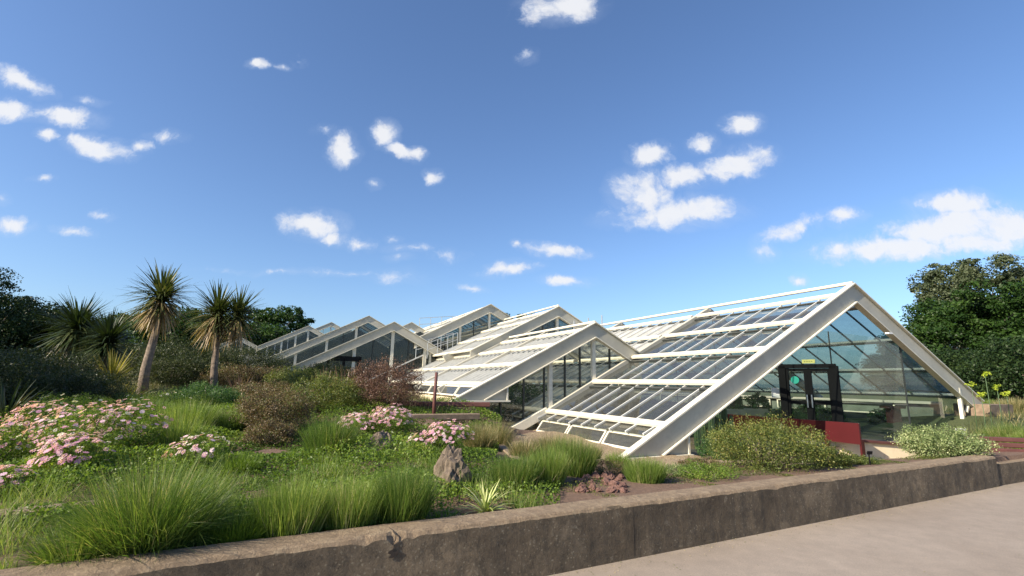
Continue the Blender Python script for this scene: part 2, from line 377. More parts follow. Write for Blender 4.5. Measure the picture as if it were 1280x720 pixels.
def wallmesh(name, u0, u1, top, thick, mat, chips=True):
    """long wall with chipped front arris; profile swept along u in small steps"""
    nseg = int((u1-u0)/.05); ul = np.linspace(u0, u1, nseg+1)
    prof = 8; V = []; 
    r = np.random.default_rng(3)
    ch = np.abs(np.convolve(r.normal(0, 1, nseg+1), np.ones(5)/5, 'same'))*.012
    wob = np.convolve(r.normal(0, 1, nseg+1), np.ones(9)/9, 'same')*.006
    for i, u in enumerate(ul):
        c = .022+ch[i]+.005; w = wob[i]
        # deep chips near the crack
        if chips:
            for cu, cd in ((CRACK, .05), (CRACK+.13, .02), (-1.6, .03), (3.1, .02)):
                c += cd*math.exp(-((u-cu)/.045)**2)
        t = top+w*.4
        sec = [(0, -.05), (w, top*.3), (w*.6, t-c*1.1), (c*.45, t-c*.3), (c, t), (thick-.03, t+.004), (thick, t-.03), (thick, -.05)]
        for v, z in sec: V.append(wpt(u, v, z))
    F = []
    for i in range(nseg):
        for k in range(prof-1):
            a = i*prof+k; F.append((a, a+1, a+prof+1, a+prof)[::-1])
    F.append(list(range(prof))); F.append([nseg*prof+k for k in range(prof)][::-1])
    me = bpy.data.meshes.new(name); me.from_pydata([tuple(v) for v in V], [], F); me.update(); me.materials.append(mat)
    o = bpy.data.objects.new(name, me); COL.objects.link(o)
    return o
def u_at(px, py):            # wall-line parameter under a picture column
    d = ray(px, py); 
    # intersect vertical plane v=0
    n = Vector((WN[0], WN[1], 0)); p0 = Vector((WP[0], WP[1], 0)); O = Vector((0, 0, EYE))
    t = (p0-O).dot(n)/d.dot(n); q = O+d*t
    return (q.x-WP[0])*WD[0]+(q.y-WP[1])*WD[1]
CRACK = u_at(494, 675)
UEND = u_at(1246, 580)
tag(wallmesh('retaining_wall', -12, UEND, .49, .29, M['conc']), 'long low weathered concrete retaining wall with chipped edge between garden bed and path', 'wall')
for ju in (CRACK+2.3,):
    jb = MB(); jb.beam(wpt(ju, .001, .02), wpt(ju+.004, .002, .45), .0025, .0035, Vector((WN[0], WN[1], 0))); jb.build('joint', plain('joint_dirt', (.05, .04, .03), 1, .3, 20), bpy.data.objects['retaining_wall'])
# the chip hole and crack (flat dark patch and strips, shade of the hollow put into the colour)
hb = MB(); c0 = wpt(u_at(492, 683), -.004, .355)
pts = []
for k in range(11):
    t = 2*PI*k/11; r_ = .034*(1+.35*math.sin(3*t+1)+.2*math.sin(5*t))
    pts.append(c0+Vector((WD[0], WD[1], 0))*r_*1.15*math.cos(t)+Vector((0, 0, r_*math.sin(t)*.75)))
wall = bpy.data.objects['retaining_wall']
hb.prism(pts, (WN[0]*.003, WN[1]*.003, 0)); o = hb.build('chip', plain('chip_shadow_stone', (.05, .038, .03), 1, .4, 30), wall)
o2 = MB()
cp_ = [(-.006, .16, .4905), (.004, .09, .4905), (-.003, .04, .4905), (.006, .012, .478), (.002, -.0015, .45), (-.012, -.0015, .425), (-.006, -.0015, .40), (-.02, -.0015, .375)]
for (u_, v_, z_), (u2, v2, z2) in zip(cp_[:-1], cp_[1:]): o2.beam(wpt(CRACK+u_, v_, z_), wpt(CRACK+u2, v2, z2), .007, .006)
o2.build('crack', bpy.data.materials['chip_shadow_stone'], wall)
b = MB(); b.prism([wpt(UEND+.02, .30, -.05), wpt(UEND+.02, .02, -.05), wpt(UEND+7, -.12, -.05), wpt(UEND+7, .18, -.05)], (0, 0, .40))
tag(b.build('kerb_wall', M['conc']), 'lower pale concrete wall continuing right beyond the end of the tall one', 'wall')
b = MB()
p0, p1 = at(1206, 556, 10.8), at(1330, 566, 10.4)
for k in range(3):
    q = Vector((.05, -.16, 0))*(2-k)
    b.beam(Vector((p0.x, p0.y, .62-.10*(2-k)))+q*1.0, Vector((p1.x, p1.y, .62-.10*(2-k)))+q*1.0, .17, .085, bev=.012)
tag(b.build('timber_step', M['redbrown']), 'dark red-brown timber step edging beside the low wall end at right', 'edging')
b = MB(); p0, p1 = at(-60, 686, 3.9), at(132, 668, 4.35)
b.beam(Vector((p0.x, p0.y, .47)), Vector((p1.x, p1.y, .49)), .17, .2, bev=.015)
tag(b.build('bed_edging', M['conc']), 'narrow concrete edging strip in the bed at lower left below the pink flowers', 'edging')

# ------------------------------------------------------------------ leaf / blade generators
def kites(C, Nn, L, Wd, up=None):
    """flat kite leaves: C centres, Nn normals, L length, Wd width"""
    n = len(C); r = norm(rng.normal(size=(n, 3))); t = norm(np.cross(Nn, r)); s = norm(np.cross(Nn, t))
    L = np.broadcast_to(L, (n,))[:, None]; Wd = np.broadcast_to(Wd, (n,))[:, None]
    V = np.stack([C-t*L*.5, C+s*Wd*.5+Nn*L*.06, C+t*L*.5, C-s*Wd*.5+Nn*L*.06], 1)
    return V.reshape(-1, 3)
def blades(P, D, L, Wd, droop, segs=3, tip=.12, flat=False):
    """tapered curved strips; P bases, D start directions"""
    n = len(P); D = norm(np.array(D, float)); L = np.broadcast_to(L, (n,)); Wd = np.broadcast_to(Wd, (n,)); droop = np.broadcast_to(droop, (n,))
    side = norm(np.cross(D, np.array([0, 0, 1.0]))+1e-4*rng.normal(size=(n, 3)))
    rot = rng.uniform(-1, 1, (n, 1)) * (0.25 if flat else 1.2)
    side = norm(side*np.cos(rot)+np.cross(D, side)*np.sin(rot))
    pts = [P]; d = D.copy(); p = P.copy()
    for k in range(segs):
        p = p+d*(L/segs)[:, None]; pts.append(p)
        d = norm(d+np.array([0, 0, -1.0])*droop[:, None])
    Q = []
    for k in range(segs):
        w0 = Wd*(1-(1-tip)*(k/segs)**1.3)*.5; w1 = Wd*(1-(1-tip)*((k+1)/segs)**1.3)*.5
        a, b_ = pts[k], pts[k+1]
        Q.append(np.stack([a-side*w0[:, None], a+side*w0[:, None], b_+side*w1[:, None], b_-side*w1[:, None]], 1))
    return np.stack(Q, 1).reshape(-1, 3)       # n*segs faces
def ellip_pts(n, c, r, lo=.6):
    d = norm(rng.normal(size=(n, 3))); k = rng.uniform(lo, 1, (n, 1))**.6
    return np.array(c)+d*k*np.array(r), d
def clumps(centres, radii, per, leafL, leafW, squash=.7, upbias=.35, shell=.5):
    """leaves in many little clumps"""
    C = []; Nn = []; R = []
    for c, r in zip(centres, radii):
        d = norm(rng.normal(size=(per, 3))+np.array([0, 0, .35])); k = rng.uniform(shell, 1.05, (per, 1))
        C.append(np.array(c)+d*k*r*np.array([1, 1, squash])); Nn.append(norm(d+rng.normal(size=(per, 3))*.7+np.array([0, 0, upbias])))
        R.append(np.clip(rng.uniform(0, 1)*.45+rng.uniform(0, .55, per), 0, 1))
    C = np.concatenate(C); Nn = np.concatenate(Nn); R = np.concatenate(R)
    L = leafL*rng.uniform(.6, 1.3, len(C)); Wd = leafW*rng.uniform(.6, 1.3, len(C))
    return kites(C, Nn, L, Wd), R
def shrub(name, label, mat, base, rad, h, n_cl, per, leaf, lw, cat='shrub', group=None, twig=True, clr=None, upright=0, asym=True):
    base = Vector(base); root = empty(name, base, label, cat, group)
    cs, ds = ellip_pts(n_cl, (base.x, base.y, base.z+h*.48), (rad, rad, h*.5), .35)
    if asym: cs += rng.normal(size=cs.shape)*rad*.07
    cs[:, 2] = np.maximum(cs[:, 2], base.z+.03)
    cr = (clr or rad*.22)*rng.uniform(.6, 1.3, n_cl)
    V, R = clumps(cs, cr, per, leaf, lw)
    if upright:      # thin shoots that break the outline
        P, dd = ellip_pts(upright, (base.x, base.y, base.z+h*.5), (rad*.95, rad*.95, h*.48), .7)
        P = P[dd[:, 2] > -.1]; dd = dd[dd[:, 2] > -.1]
        m = 9; k = np.arange(m)/m*h*.28
        dirs = norm(dd*.6+np.array([0, 0, .8])+rng.normal(size=dd.shape)*.15)
        PP = (P[:, None, :]+dirs[:, None, :]*k[None, :, None]).reshape(-1, 3)
        Nn = norm(rng.normal(size=PP.shape)+np.array([0, 0, .5]))
        V2 = kites(PP, Nn, leaf*.9, lw*.9); V = np.concatenate([V, V2]); R = np.concatenate([R, rng.uniform(.4, 1, len(PP))])
    f = fast('foliage', V, 4, mat, root, R)
    if twig:
        b = MB()
        for i in range(14):
            c = cs[rng.integers(n_cl)]; 
            b.tube([base+Vector((random.uniform(-.1, .1)*rad, random.uniform(-.1, .1)*rad, -.03)), (base+Vector(c))/2+Vector((0, 0, -.05*h)), Vector(c)], [.018*h+.004, .011*h+.003, .003], 5)
        b.build('stem', M['bark'], root, True)
    return root
def tussock(name, label, mat, base, rad, h, n, w=.006, spread=.5, droop=.12, cat='grass clump', group='grass clumps in the bed', seeds=0, segs=3):
    base = Vector(base); 
    a = rng.uniform(0, 2*PI, n); r = rad*.55*np.sqrt(rng.uniform(0, 1, n))
    P = np.stack([base.x+np.cos(a)*r, base.y+np.sin(a)*r, np.zeros(n)], 1); P[:, 2] = gz(P[:, 0], P[:, 1])-.01
    a2 = a+rng.normal(0, .5, n); sp = spread*(r/(rad*.55))*rng.uniform(.5, 1.3, n)+.05
    D = np.stack([np.cos(a2)*sp, np.sin(a2)*sp, np.ones(n)], 1)
    L = h*(.35+.75*rng.beta(2.2, 1.8, n))*(1-.25*(r/(rad*.55))**2)
    D += rng.normal(size=D.shape)*np.array([.12, .12, 0])
    V = blades(P, D, L, w*rng.uniform(.7, 1.4, n), droop*rng.uniform(.2, 3.2, n)**1.2, segs)
    R = np.repeat(np.clip(rng.beta(2, 2.8, n)+.25*(rng.uniform(0, 1, n) < .12), 0, 1), segs)
    n = n
    root = empty(name, base, label, cat, group)
    fast('leaf_blades', V, 4, mat, root, R)['kind'] = 'stuff'
    return root

# ------------------------------------------------------------------ vegetation: trees
def tree(name, label, mat, base, h, crown_r, n_cl, per, leaf, trunk_h=.35, trunk_r=.3, group=None, clr=None, cz=.62, squash=.6, lay=0, limbs=9, crown_h=None):
    base = Vector(base); root = empty(name, base, label, 'tree', group)
    ch = crown_h or h*(1-trunk_h)*.5
    c = np.array([base.x, base.y, base.z+h-ch])
    cs, d = ellip_pts(n_cl, c, (crown_r, crown_r, ch), .5)
    # lumpy envelope
    lob = 1+.16*np.sin(d[:, 0]*5+base.x)+.14*np.sin(d[:, 1]*6+base.y)+.12*np.sin(d[:, 2]*7+h)
    cs = c+(cs-c)*lob[:, None]
    cr = (clr or crown_r*.17)*rng.uniform(.5, 1.4, n_cl)
    V, R = clumps(cs, cr, per, leaf, leaf*.6, squash)
    fast('crown', V, 4, mat, root, R)
    b = MB()
    top = Vector((c[0], c[1], c[2]))
    b.tube([base+Vector((0, 0, -.2)), base+(top-base)*.3+Vector((.1, .05, 0)), base+(top-base)*.7, top], [trunk_r*1.25, trunk_r, trunk_r*.75, trunk_r*.35], 10)
    for i in range(limbs):
        q = Vector(cs[rng.integers(n_cl)]); s = base+(top-base)*random.uniform(.35, .9)
        b.tube([s, (s+q)/2+Vector((0, 0, .05*h)), q], [trunk_r*.4, trunk_r*.22, .03], 6)
    b.build('trunk', M['bark'], root, True)
    return root

def cordyline(name, label, foot, heads, mat, L=.95, n=230, group=None, tr=.13, w=.082):
    """strap-leaved palm lily: trunk(s) plus a leaf head on each"""
    foot = Vector(foot); root = empty(name, foot, label, 'palm', group)
    b = MB(); fork = None
    for i, (hd, sc) in enumerate(heads):
        hd = Vector(hd)
        if i == 0:
            pts = [foot+Vector((0, 0, -.1)), foot.lerp(hd, .3)+Vector((-.05, 0, 0)), foot.lerp(hd, .65)+Vector((.03, 0, 0)), hd]
            b.tube(pts, [tr*1.25, tr*1.0, tr*.8, tr*.6], 12); fork = foot.lerp(hd, .72)
            rings = MB()
        else:
            b.tube([fork, fork.lerp(hd, .5)+Vector((.06, 0, -.05)), hd], [tr*.75, tr*.65, tr*.6], 10)
    b.build('trunk', M['palmbark'], root, True)
    for hd, sc in heads:
        hd = Vector(hd); m = int(n*sc)
        u = rng.uniform(-1, 1, m); 
        el = np.where(rng.uniform(0, 1, m) < .66, np.arcsin(rng.uniform(-.3, 1, m)), rng.uniform(-1.3, -.2, m))
        az = rng.uniform(0, 2*PI, m)
        D = np.stack([np.cos(el)*np.cos(az), np.cos(el)*np.sin(az), np.sin(el)], 1)
        off = np.where(el < 0, -.35*rng.uniform(0, 1, m), .16*rng.uniform(-1, 1, m))
        P = np.array(hd)+D*.06+np.stack([0*off, 0*off, off], 1)
        Ls = L*sc**.5*rng.uniform(.75, 1.1, m)
        V = blades(P, D, Ls, w*rng.uniform(.7, 1.1, m), np.where(el < .3, .16, .07)*rng.uniform(.5, 1.8, m), 4, .1, True)
        dead = el < -.55
        R = np.where(dead, rng.uniform(.72, 1, m), np.clip(rng.beta(2, 3, m)*.75+np.where(el < 0, .2, 0), 0, .8))
        fast('leaf_head', V, 4, mat, root, np.repeat(R, 4))
    return root
def rosette(name, label, mat, base, L, n, w, cat='plant', group=None, el0=.15, el1=1.4, droop=.1, flat=True):
    base = Vector(base); root = empty(name, base, label, cat, group)
    el = rng.uniform(el0, el1, n); az = rng.uniform(0, 2*PI, n)
    D = np.stack([np.cos(el)*np.cos(az), np.cos(el)*np.sin(az), np.sin(el)], 1)
    V = blades(np.tile(np.array(base), (n, 1))+D*.03, D, L*rng.uniform(.6, 1.1, n), w*rng.uniform(.7, 1.2, n), droop*rng.uniform(.3, 1.8, n), 4, .08, flat)
    fast('leaf_rosette', V, 4, mat, root, np.repeat(rng.uniform(0, 1, n), 4)); return root
def on_ground(px, D, dy=0):
    d = ray(px, 480); x = d.x*D; y = D
    return Vector((x, y, G(x, y)+dy))

# ================================================================== THE GLASSHOUSE
GH = empty('glass_conservatory', W(8.79, 15.4, 0), 'large white framed glass conservatory of many low pitched gables behind the garden bed', 'conservatory')
zg = .2                                                          # glass hangs this far under the beam tops
def gable_frame(a0, pb_, pz, bL, bR, s, dep=.5, webmat='greybeam', label=None, flange=.2, foot=False):
    """pair of deep steel beams meeting at the ridge"""
    vt = dep*math.sqrt(1+s*s)
    for side, be in ((-1, bL), (1, bR)):
        ze = pz-abs(pb_-be)*s
        m = MB()
        if side < 0 and foot:
            poly = [(be, ze), (pb_, pz), (pb_, pz-vt), (be+vt/s, ze)]
        else:
            poly = [(be, ze), (pb_, pz), (pb_, pz-vt), (be, ze-vt)]
        m.prism([W(a0+.02, b_, z) for b_, z in poly], A*.05)
        fr = m.build('gable_beam', M[webmat], GH)
        if label: fr['label'] = label
        f = MB()
        upv = (W(0, -side*s*(-1), 1)-W(0, 0, 0)).normalized()
        d_ = (W(a0, pb_, pz)-W(a0, be, ze)); 
        f.beam(W(a0+.04, be, ze), W(a0+.04, pb_, pz+.001*side), flange, .035, upv)
        if side < 0 and foot: f.beam(W(a0+.04, be+vt/s, ze), W(a0+.04, pb_, pz-vt), flange, .03, upv)
        else: f.beam(W(a0+.04, be, ze-vt), W(a0+.04, pb_, pz-vt+.001*side), flange, .03, upv)
        f.build('flange', M['cream'], fr)
    if foot:
        zf = pz-abs(pb_-bL)*s; b0 = bL+vt/s
        m = MB(); m.prism([W(a0+.03, b0, zf), W(a0+.03, b0+.75, zf), W(a0+.03, b0+.75, zf+.38)], A*.03)
        h = m.build('foot_plate', M['greybeam'], GH)
        m = MB(); m.beam(W(a0+.04, b0+.77, zf-.02), W(a0+.04, b0+.77, zf+.42), .05, .16, A); m.beam(W(a0+.04, bL-.05, zf-.03), W(a0+.04, b0+.85, zf-.03), .25, .05)
        m.build('foot_rib', M['cream'], h)
def slope(a0, a1, rb, rz, be, s, pur, raf, gmat, side=-1, barstep=.62, bars=True, upper=None, inner=False, railgap=0):
    """one roof slope: pane rows between purlins, rafters at bay lines. pur = list of b of purlins from eave to ridge"""
    zt = lambda b_: rz-abs(rb-b_)*s
    nrm = (W(0, side*s, 1)-W(0, 0, 0)).normalized()
    g = MB(); rows = list(pur)
    for i in range(len(rows)-1):
        b0, b1 = rows[i], rows[i+1]
        lo, hi = (.12, .12) if inner else (.10, .16)
        g.poly([W(a0+.06, b0, zt(b0)-lo), W(a1, b0, zt(b0)-lo), W(a1, b1, zt(b1)-hi), W(a0+.06, b1, zt(b1)-hi)][::side])
    go = g.build('roof_glazing', M[gmat], GH)
    pm = 'dullbeam' if inner else 'cream'  # inner purlins and bars darker: underside shade put into their colour
    for b_ in rows:
        m = MB(); p0 = W(a0+.14, b_, zt(b_)-.045); p1 = W(a1, b_, zt(b_)-.045)
        m.beam(p0, p1, .17, .09, nrm, .012)
        m.build('purlin', M[pm], go)
    for a_ in raf:
        m = MB(); m.beam(W(a_, rows[0]-.35*(1 if side < 0 else -1), zt(rows[0]-.35*(1 if side < 0 else -1))-.17), W(a_, rb, rz-.17), .16, .30, nrm, .01)
        m.build('rafter', M['greybeam'] if not inner else M['dullbeam'], go)
    if bars:
        m = MB(); n = int((a1-a0)/barstep)
        for i in range(len(rows)-1):
            b0, b1 = rows[i], rows[i+1]
            for k in range(1, n):
                a_ = a0+k*barstep
                if a_ > a1: break
                m.beam(W(a_, b0, zt(b0)-.085), W(a_, b1, zt(b1)-.135), .034, .05 if gmat != 'glass_white' else .10, nrm)
        mo = m.build('glazing_bar', M['darkbar'] if inner else M['bar'], go); mo['kind'] = 'stuff'
        if not inner:                 # dark strip below each purlin: its shadow line put in as a part
            m = MB()
            for b_ in rows[1:]:
                q = .17 if side < 0 else -.17
                m.beam(W(a0+.1, b_-q, zt(b_-q)-.13), W(a1, b_-q, zt(b_-q)-.13), .09, .05, nrm)
            m.build('shadow_strip', M['darkbar'], go)
    return go
def gable_glass(a0, pb_, pz, bL, bR, s, drop, base, posts, mull, gmat='glass_shade', bmat='darkbar', postw=.13):
    """vertical glazing under the beams; base: function b -> z of the sill"""
    g = MB(); nb = 14; bs = np.linspace(bL, bR, nb+1)
    bs = sorted(set(list(bs)+[pb_]))
    top = [W(a0, b_, pz-abs(pb_-b_)*s-drop) for b_ in bs]; bot = [W(a0, b_, min(base(b_), pz-abs(pb_-b_)*s-drop-.01)) for b_ in bs]
    for i in range(len(bs)-1): g.poly([bot[i], bot[i+1], top[i+1], top[i]])
    go = g.build('gable_glazing', M[gmat], GH)
    for b_ in posts:
        m = MB(); m.beam(W(a0-.08, b_, base(b_)), W(a0-.08, b_, pz-abs(pb_-b_)*s-drop+.08), postw, .12, A); m.build('post', M['cream'], go)
    for b_ in mull:
        m = MB(); m.beam(W(a0-.03, b_, base(b_)), W(a0-.03, b_, pz-abs(pb_-b_)*s-drop), .045, .07, A); m.build('mullion', M[bmat], go)
    return go
def rail(a0, a1, b_, z, r=.045, lift=.12):
    m = MB(); m.tube([W(a0, b_, z+lift), W(a1, b_, z+lift)], [r, r], 8)
    k = a0+.3
    while k < a1: m.tube([W(k, b_, z), W(k, b_, z+lift)], [.02, .02], 6); k += 2.8
    m.build('ridge_rail', M['cream'], GH)

s1 = .531
# --- hall 1 (nearest, right)
gable_frame(8.79, 15.4, 4.72, 6.7, 21.9, s1, .50, foot=True)
P1 = [7.98, 9.80, 11.50, 13.09, 14.75]
slope(8.79, 14.4, 15.4, 4.72, 6.7, s1, P1, [14.4], 'glass_dark', -1, .64)
slope(14.5, 38, 15.4, 4.72, 6.7, s1, P1, [20.1, 25.8, 31.5], 'glass_white', -1, .64)
slope(8.79, 38, 15.4, 4.72, 21.9, s1, [21.5, 19.9, 18.2, 16.4], [14.4, 20.1, 25.8, 31.5], 'glass_back', 1, .9, inner=True)
rail(8.8, 38, 15.4, 4.72, .055, .02)
m = MB(); m.poly([W(8.85, 7.62, .50), W(20, 7.62, .50), W(20, 7.98, .66), W(8.85, 7.98, .66)]); eo = m.build('eave_glazing', M['glass_dark'], GH)
for k in range(17):
    m = MB(); a_ = 9.2+k*.64; m.beam(W(a_, 7.6, .51), W(a_, 7.98, .68), .04, .04); m.build('clip_bar', M['bar'], eo)
# awning lights along the eave
for lo, hi, n in ((8.95, 14.2, 3), (14.6, 20, 3)):
    st = (hi-lo)/n
    for k in range(n):
        a_ = lo+k*st+.06; a2 = lo+(k+1)*st-.06
        q = [W(a_, 7.50, .14), W(a2, 7.50, .14), W(a2, 7.72, .44), W(a_, 7.72, .44)]
        g = MB(); g.poly(q); go = g.build('awning_window', M['glass_dark'], GH)
        m = MB()
        nn = (q[1]-q[0]).cross(q[3]-q[0]).normalized()
        for i in range(4): m.beam(q[i], q[(i+1) % 4], .055, .05, nn)
        m.build('frame', M['cream'], go)
m = MB(); m.prism([W(8.95, 7.6, -.3), W(26, 7.6, -.3), W(26, 7.7, -.3), W(8.95, 7.7, -.3)], (0, 0, .45)); m.build('plinth', M['plaster'], GH)
# second frame line: filling between eave beam and ground at bay 2
m = MB(); m.beam(W(14.4, 6.7, .1), W(14.4, 8.0, .72), .18, .26, Vector((0, 0, 1))); m.build('rafter_foot', M['cream'], GH)

# --- entrance: folded glass front
F0 = Vector((12.37, 15.63, 0)); FD = Vector((-.743, .668, 0)).normalized()
def roofz(p, drop):
    b_ = p.dot(B); return 4.72-abs(15.4-b_)*s1-drop
def fpt(t, z): q = F0+FD*t; return Vector((q.x, q.y, z))
ent = MB(); ts = np.linspace(0, 9, 19)
for i in range(18):
    a_, b_ = fpt(ts[i], 0), fpt(ts[i+1], 0)
    if 2.2 < (ts[i]+ts[i+1])/2 < 0: continue
    ent.poly([fpt(ts[i], .02), fpt(ts[i+1], .02), fpt(ts[i+1], roofz(b_, .3)), fpt(ts[i], roofz(a_, .55 if i == 0 else .3))])
E0 = ent.build('entrance_glazing', M['glass_wall'], GH)
e2 = MB(); rb_ = W(9.15, 21.5, 0)
ks = np.linspace(0, 1, 9)
for i in range(8):
    q0 = F0.lerp(Vector((rb_.x, rb_.y, 0)), ks[i]); q1 = F0.lerp(Vector((rb_.x, rb_.y, 0)), ks[i+1])
    e2.poly([Vector((q0.x, q0.y, .05)), Vector((q1.x, q1.y, .05)), Vector((q1.x, q1.y, max(.1, roofz(q1, .55)))), Vector((q0.x, q0.y, roofz(q0, .55)))])
E1 = e2.build('entrance_glazing', M['glass_wall'], GH)
m = MB(); m.beam(fpt(0, .02), fpt(0, 3.3), .035, .035); m.build('fold_post', M['darkbar'], E0)
for t in (1.9, 5.8, 7.4):
    m = MB(); m.beam(fpt(t, .02), fpt(t, roofz(fpt(t, 0), .3)), .03, .03); m.build('mullion', M['darkbar'], E0)
for z in (1.15,):
    m = MB(); m.beam(fpt(0, z), fpt(2.2, z), .03, .03); m.build('transom', M['darkbar'], E0)
    m = MB(); m.beam(Vector((F0.x, F0.y, 1.6)), Vector((rb_.x, rb_.y, 1.52)), .03, .04); m.build('transom', M['darkbar'], E1)
# front lintel purlin seen across the gable
# door
def tpx(px):      # parameter along the entrance face under a picture column
    d = ray(px, 480); # x = d.x*y
    # F0.x+FD.x t = d.x (F0.y + FD.y t)
    return (d.x*F0.y-F0.x)/(FD.x-d.x*FD.y)
t_r, t_l = tpx(1044.5), tpx(979.5)
out = FD.cross(Vector((0, 0, 1))).normalized()
if out.y > 0: out = -out
dtop = 2.36
DO = MB(); 
o_ = out*.06
DO.beam(fpt(t_r, .02)+o_, fpt(t_r, dtop)+o_, .16, .26, FD); DO.beam(fpt(t_l, .02)+o_, fpt(t_l, dtop)+o_, .16, .22, FD)
DO.beam(fpt(t_r-.07, dtop)+o_, fpt(t_l+.07, dtop)+o_, .16, .14)
door = DO.build('door_frame', M['black'], GH)
tm = (t_r+t_l)/2
for ta, tb in ((t_r+.09, tm-.012), (tm+.012, t_l-.09)):
    m = MB(); d2 = out*.05; 
    for t in (ta+.045, tb-.045): m.beam(fpt(t, .05)+d2, fpt(t, dtop-.08)+d2, .07, .12, FD)
    for z, h in ((.12, .14), (1.12, .13), (dtop-.13, .1)): m.beam(fpt(ta+.09, z)+d2, fpt(tb-.09, z)+d2, .055, h)
    lf = m.build('door_leaf', M['black'], door)
m = MB()
for t in (tm-.07, tm+.07): m.beam(fpt(t, .95)+out*.13, fpt(t, 1.38)+out*.13, .035, .035)
m.build('handle', M['steel'], door)
m = MB(); cc = fpt((tm+t_l)/2, 1.88)+out*.10
ring = [cc+FD*.13*math.cos(2*PI*k/24)+Vector((0, 0, .13*math.sin(2*PI*k/24))) for k in range(24)]; m.prism(ring, out*.006); m.build('round_sticker', M['greendot'], door)
m = MB(); cc = fpt(tm+(t_r-tm)*.1, dtop+.16)+out*.12; m.beam(cc-FD*.2, cc+FD*.2, .04, .13)
sg = m.build('exit_sign', M['yellow']); tag(sg, 'small yellow sign fixed above the black double door', 'sign')
olive = plain('olive_sign_print', (.35, .38, .10), .6)
for k in (-.12, -.05, .02, .09):
    m = MB(); m.beam(cc+out*.022+FD*(k), cc+out*.022+FD*(k+.045), .003, .04); m.build('letter', olive, sg)
m = MB(); cc = fpt(t_l+.28, 1.42)+out*.03; m.beam(cc-FD*.13, cc+FD*.13, .012, .34); tag(m.build('notice', M['white']), 'white paper notice on the glass left of the black door', 'notice')
# flood light under right beam
m = MB(); cc = at(1107, 417, 14.6); m.beam(cc-B*.12-A*.1, cc+B*.08-A*.1, .10, .045); m.beam(cc+B*.08-A*.1, cc+B*.2+Vector((0, 0, .04)), .03, .03)
tag(m.build('flood_light', M['white']), 'small white flood light hanging under the right gable beam', 'lamp')
# long cross purlins under entrance roof (seen through glass)
# right foot block
q = W(8.8, 21.9, 1.0)
m = MB(); m.box(q+Vector((0, 0, -.45)), 1.5, 1.0, 1.25, B); tag(m.build('footing_block', M['timber']), 'brown block pier carrying the right foot of the nearest gable', 'pier')
m = MB(); m.beam(W(8.85, 20.6, .4), W(8.85, 20.6, 1.7), .09, .10, A); m.beam(W(8.85, 20.9, .9), W(8.85, 21.3, 1.4), .07, .07, A); m.build('post', M['cream'], GH)

# --- ramp parapet
R1, R2 = Vector((9.2, 13.3, 0)), Vector((7.2, 17.6, 0))
m = MB(); m.prism([R1+Vector((0, 0, .18)), R2+Vector((0, 0, .22)), R2+Vector((0, 0, .69)), R1+Vector((0, 0, .72))], Vector((-.05, -.02, 0)))
rp = m.build('ramp_parapet', M['red']); tag(rp, 'dark red metal parapet panel in front of the black entrance door', 'parapet')
for t in (.005, .2, .6):
    m = MB(); q = R1.lerp(R2, t)+Vector((.03, .01, 0)); m.beam(q+Vector((0, 0, -.35)), q+Vector((0, 0, .3)), .13, .05, (R2-R1).normalized()); m.build('leg', M['red'], rp)
PL = [(8.3, 14.6, .22), (9.6, 14.0, .18), (11.6, 14.35, .03), (12.45, 15.5, .0), (14.5, 16.3, .05)]
m = MB()
for i in range(4):
    x0, y0, z0 = PL[i]; x1, y1, z1 = PL[i+1]
    m.prism([Vector((x0, y0, -.7)), Vector((x1, y1, -.7)), Vector((x1, y1, z1)), Vector((x0, y0, z0))], Vector((.0, .2, 0)))
pw = m.build('ramp_wall', M['plaster']); tag(pw, 'low cream plaster wall with a dark red coping below the entrance glazing', 'wall')
m = MB()
for i in range(4):
    x0, y0, z0 = PL[i]; x1, y1, z1 = PL[i+1]; m.beam(Vector((x0, y0+.08, z0+.035)), Vector((x1, y1+.08, z1+.035)), .3, .06)
m.build('coping', M['redbrown'], pw)
# floors
m = MB(); m.poly([W(9.0, 8.2, .02), W(9.0, 21.5, .02), W(60, 21.5, .02), W(60, 8.2, .02)])
# --- hall 2
s2 = .52
gable_frame(14.3, 9.87, 3.74, 4.75, 11.75, s2, .46, foot=True)
slope(14.3, 30, 9.87, 3.74, 4.75, s2, [5.75, 7.05, 8.35, 9.45], [17.9, 21.5, 25.1, 28.7], 'glass_white', -1, .45)
slope(14.3, 30, 9.87, 3.74, 12, s2, [11.9, 10.4], [17.9, 21.5], 'glass_white', 1, .9)
rail(14.3, 40, 9.87, 3.74, .05, .02)
gable_glass(14.55, 9.87, 3.74, 5.6, 11.8, s2, .5, lambda b_: .12, [8.15, 9.87], [6.4, 7.2, 7.95, 8.75, 9.35, 10.6], 'glass_wall')
for lo, hi, n in ((14.5, 21.3, 4),):
    st = (hi-lo)/n
    for k in range(n):
        a_ = lo+k*st+.06; a2 = lo+(k+1)*st-.06
        q = [W(a_, 5.42, 1.16), W(a2, 5.42, 1.16), W(a2, 5.62, 1.46), W(a_, 5.62, 1.46)]
        g = MB(); g.poly(q); go = g.build('awning_window', M['glass_dark'], GH)
        m = MB(); nn = (q[1]-q[0]).cross(q[3]-q[0]).normalized()
        for i in range(4): m.beam(q[i], q[(i+1) % 4], .05, .05, nn)
        m.build('frame', M['cream'], go)
m = MB(); m.prism([W(14.5, 5.5, .1), W(28, 5.5, .1), W(28, 5.6, .1), W(14.5, 5.6, .1)], (0, 0, 1.05)); m.build('plinth', M['plaster'], GH)
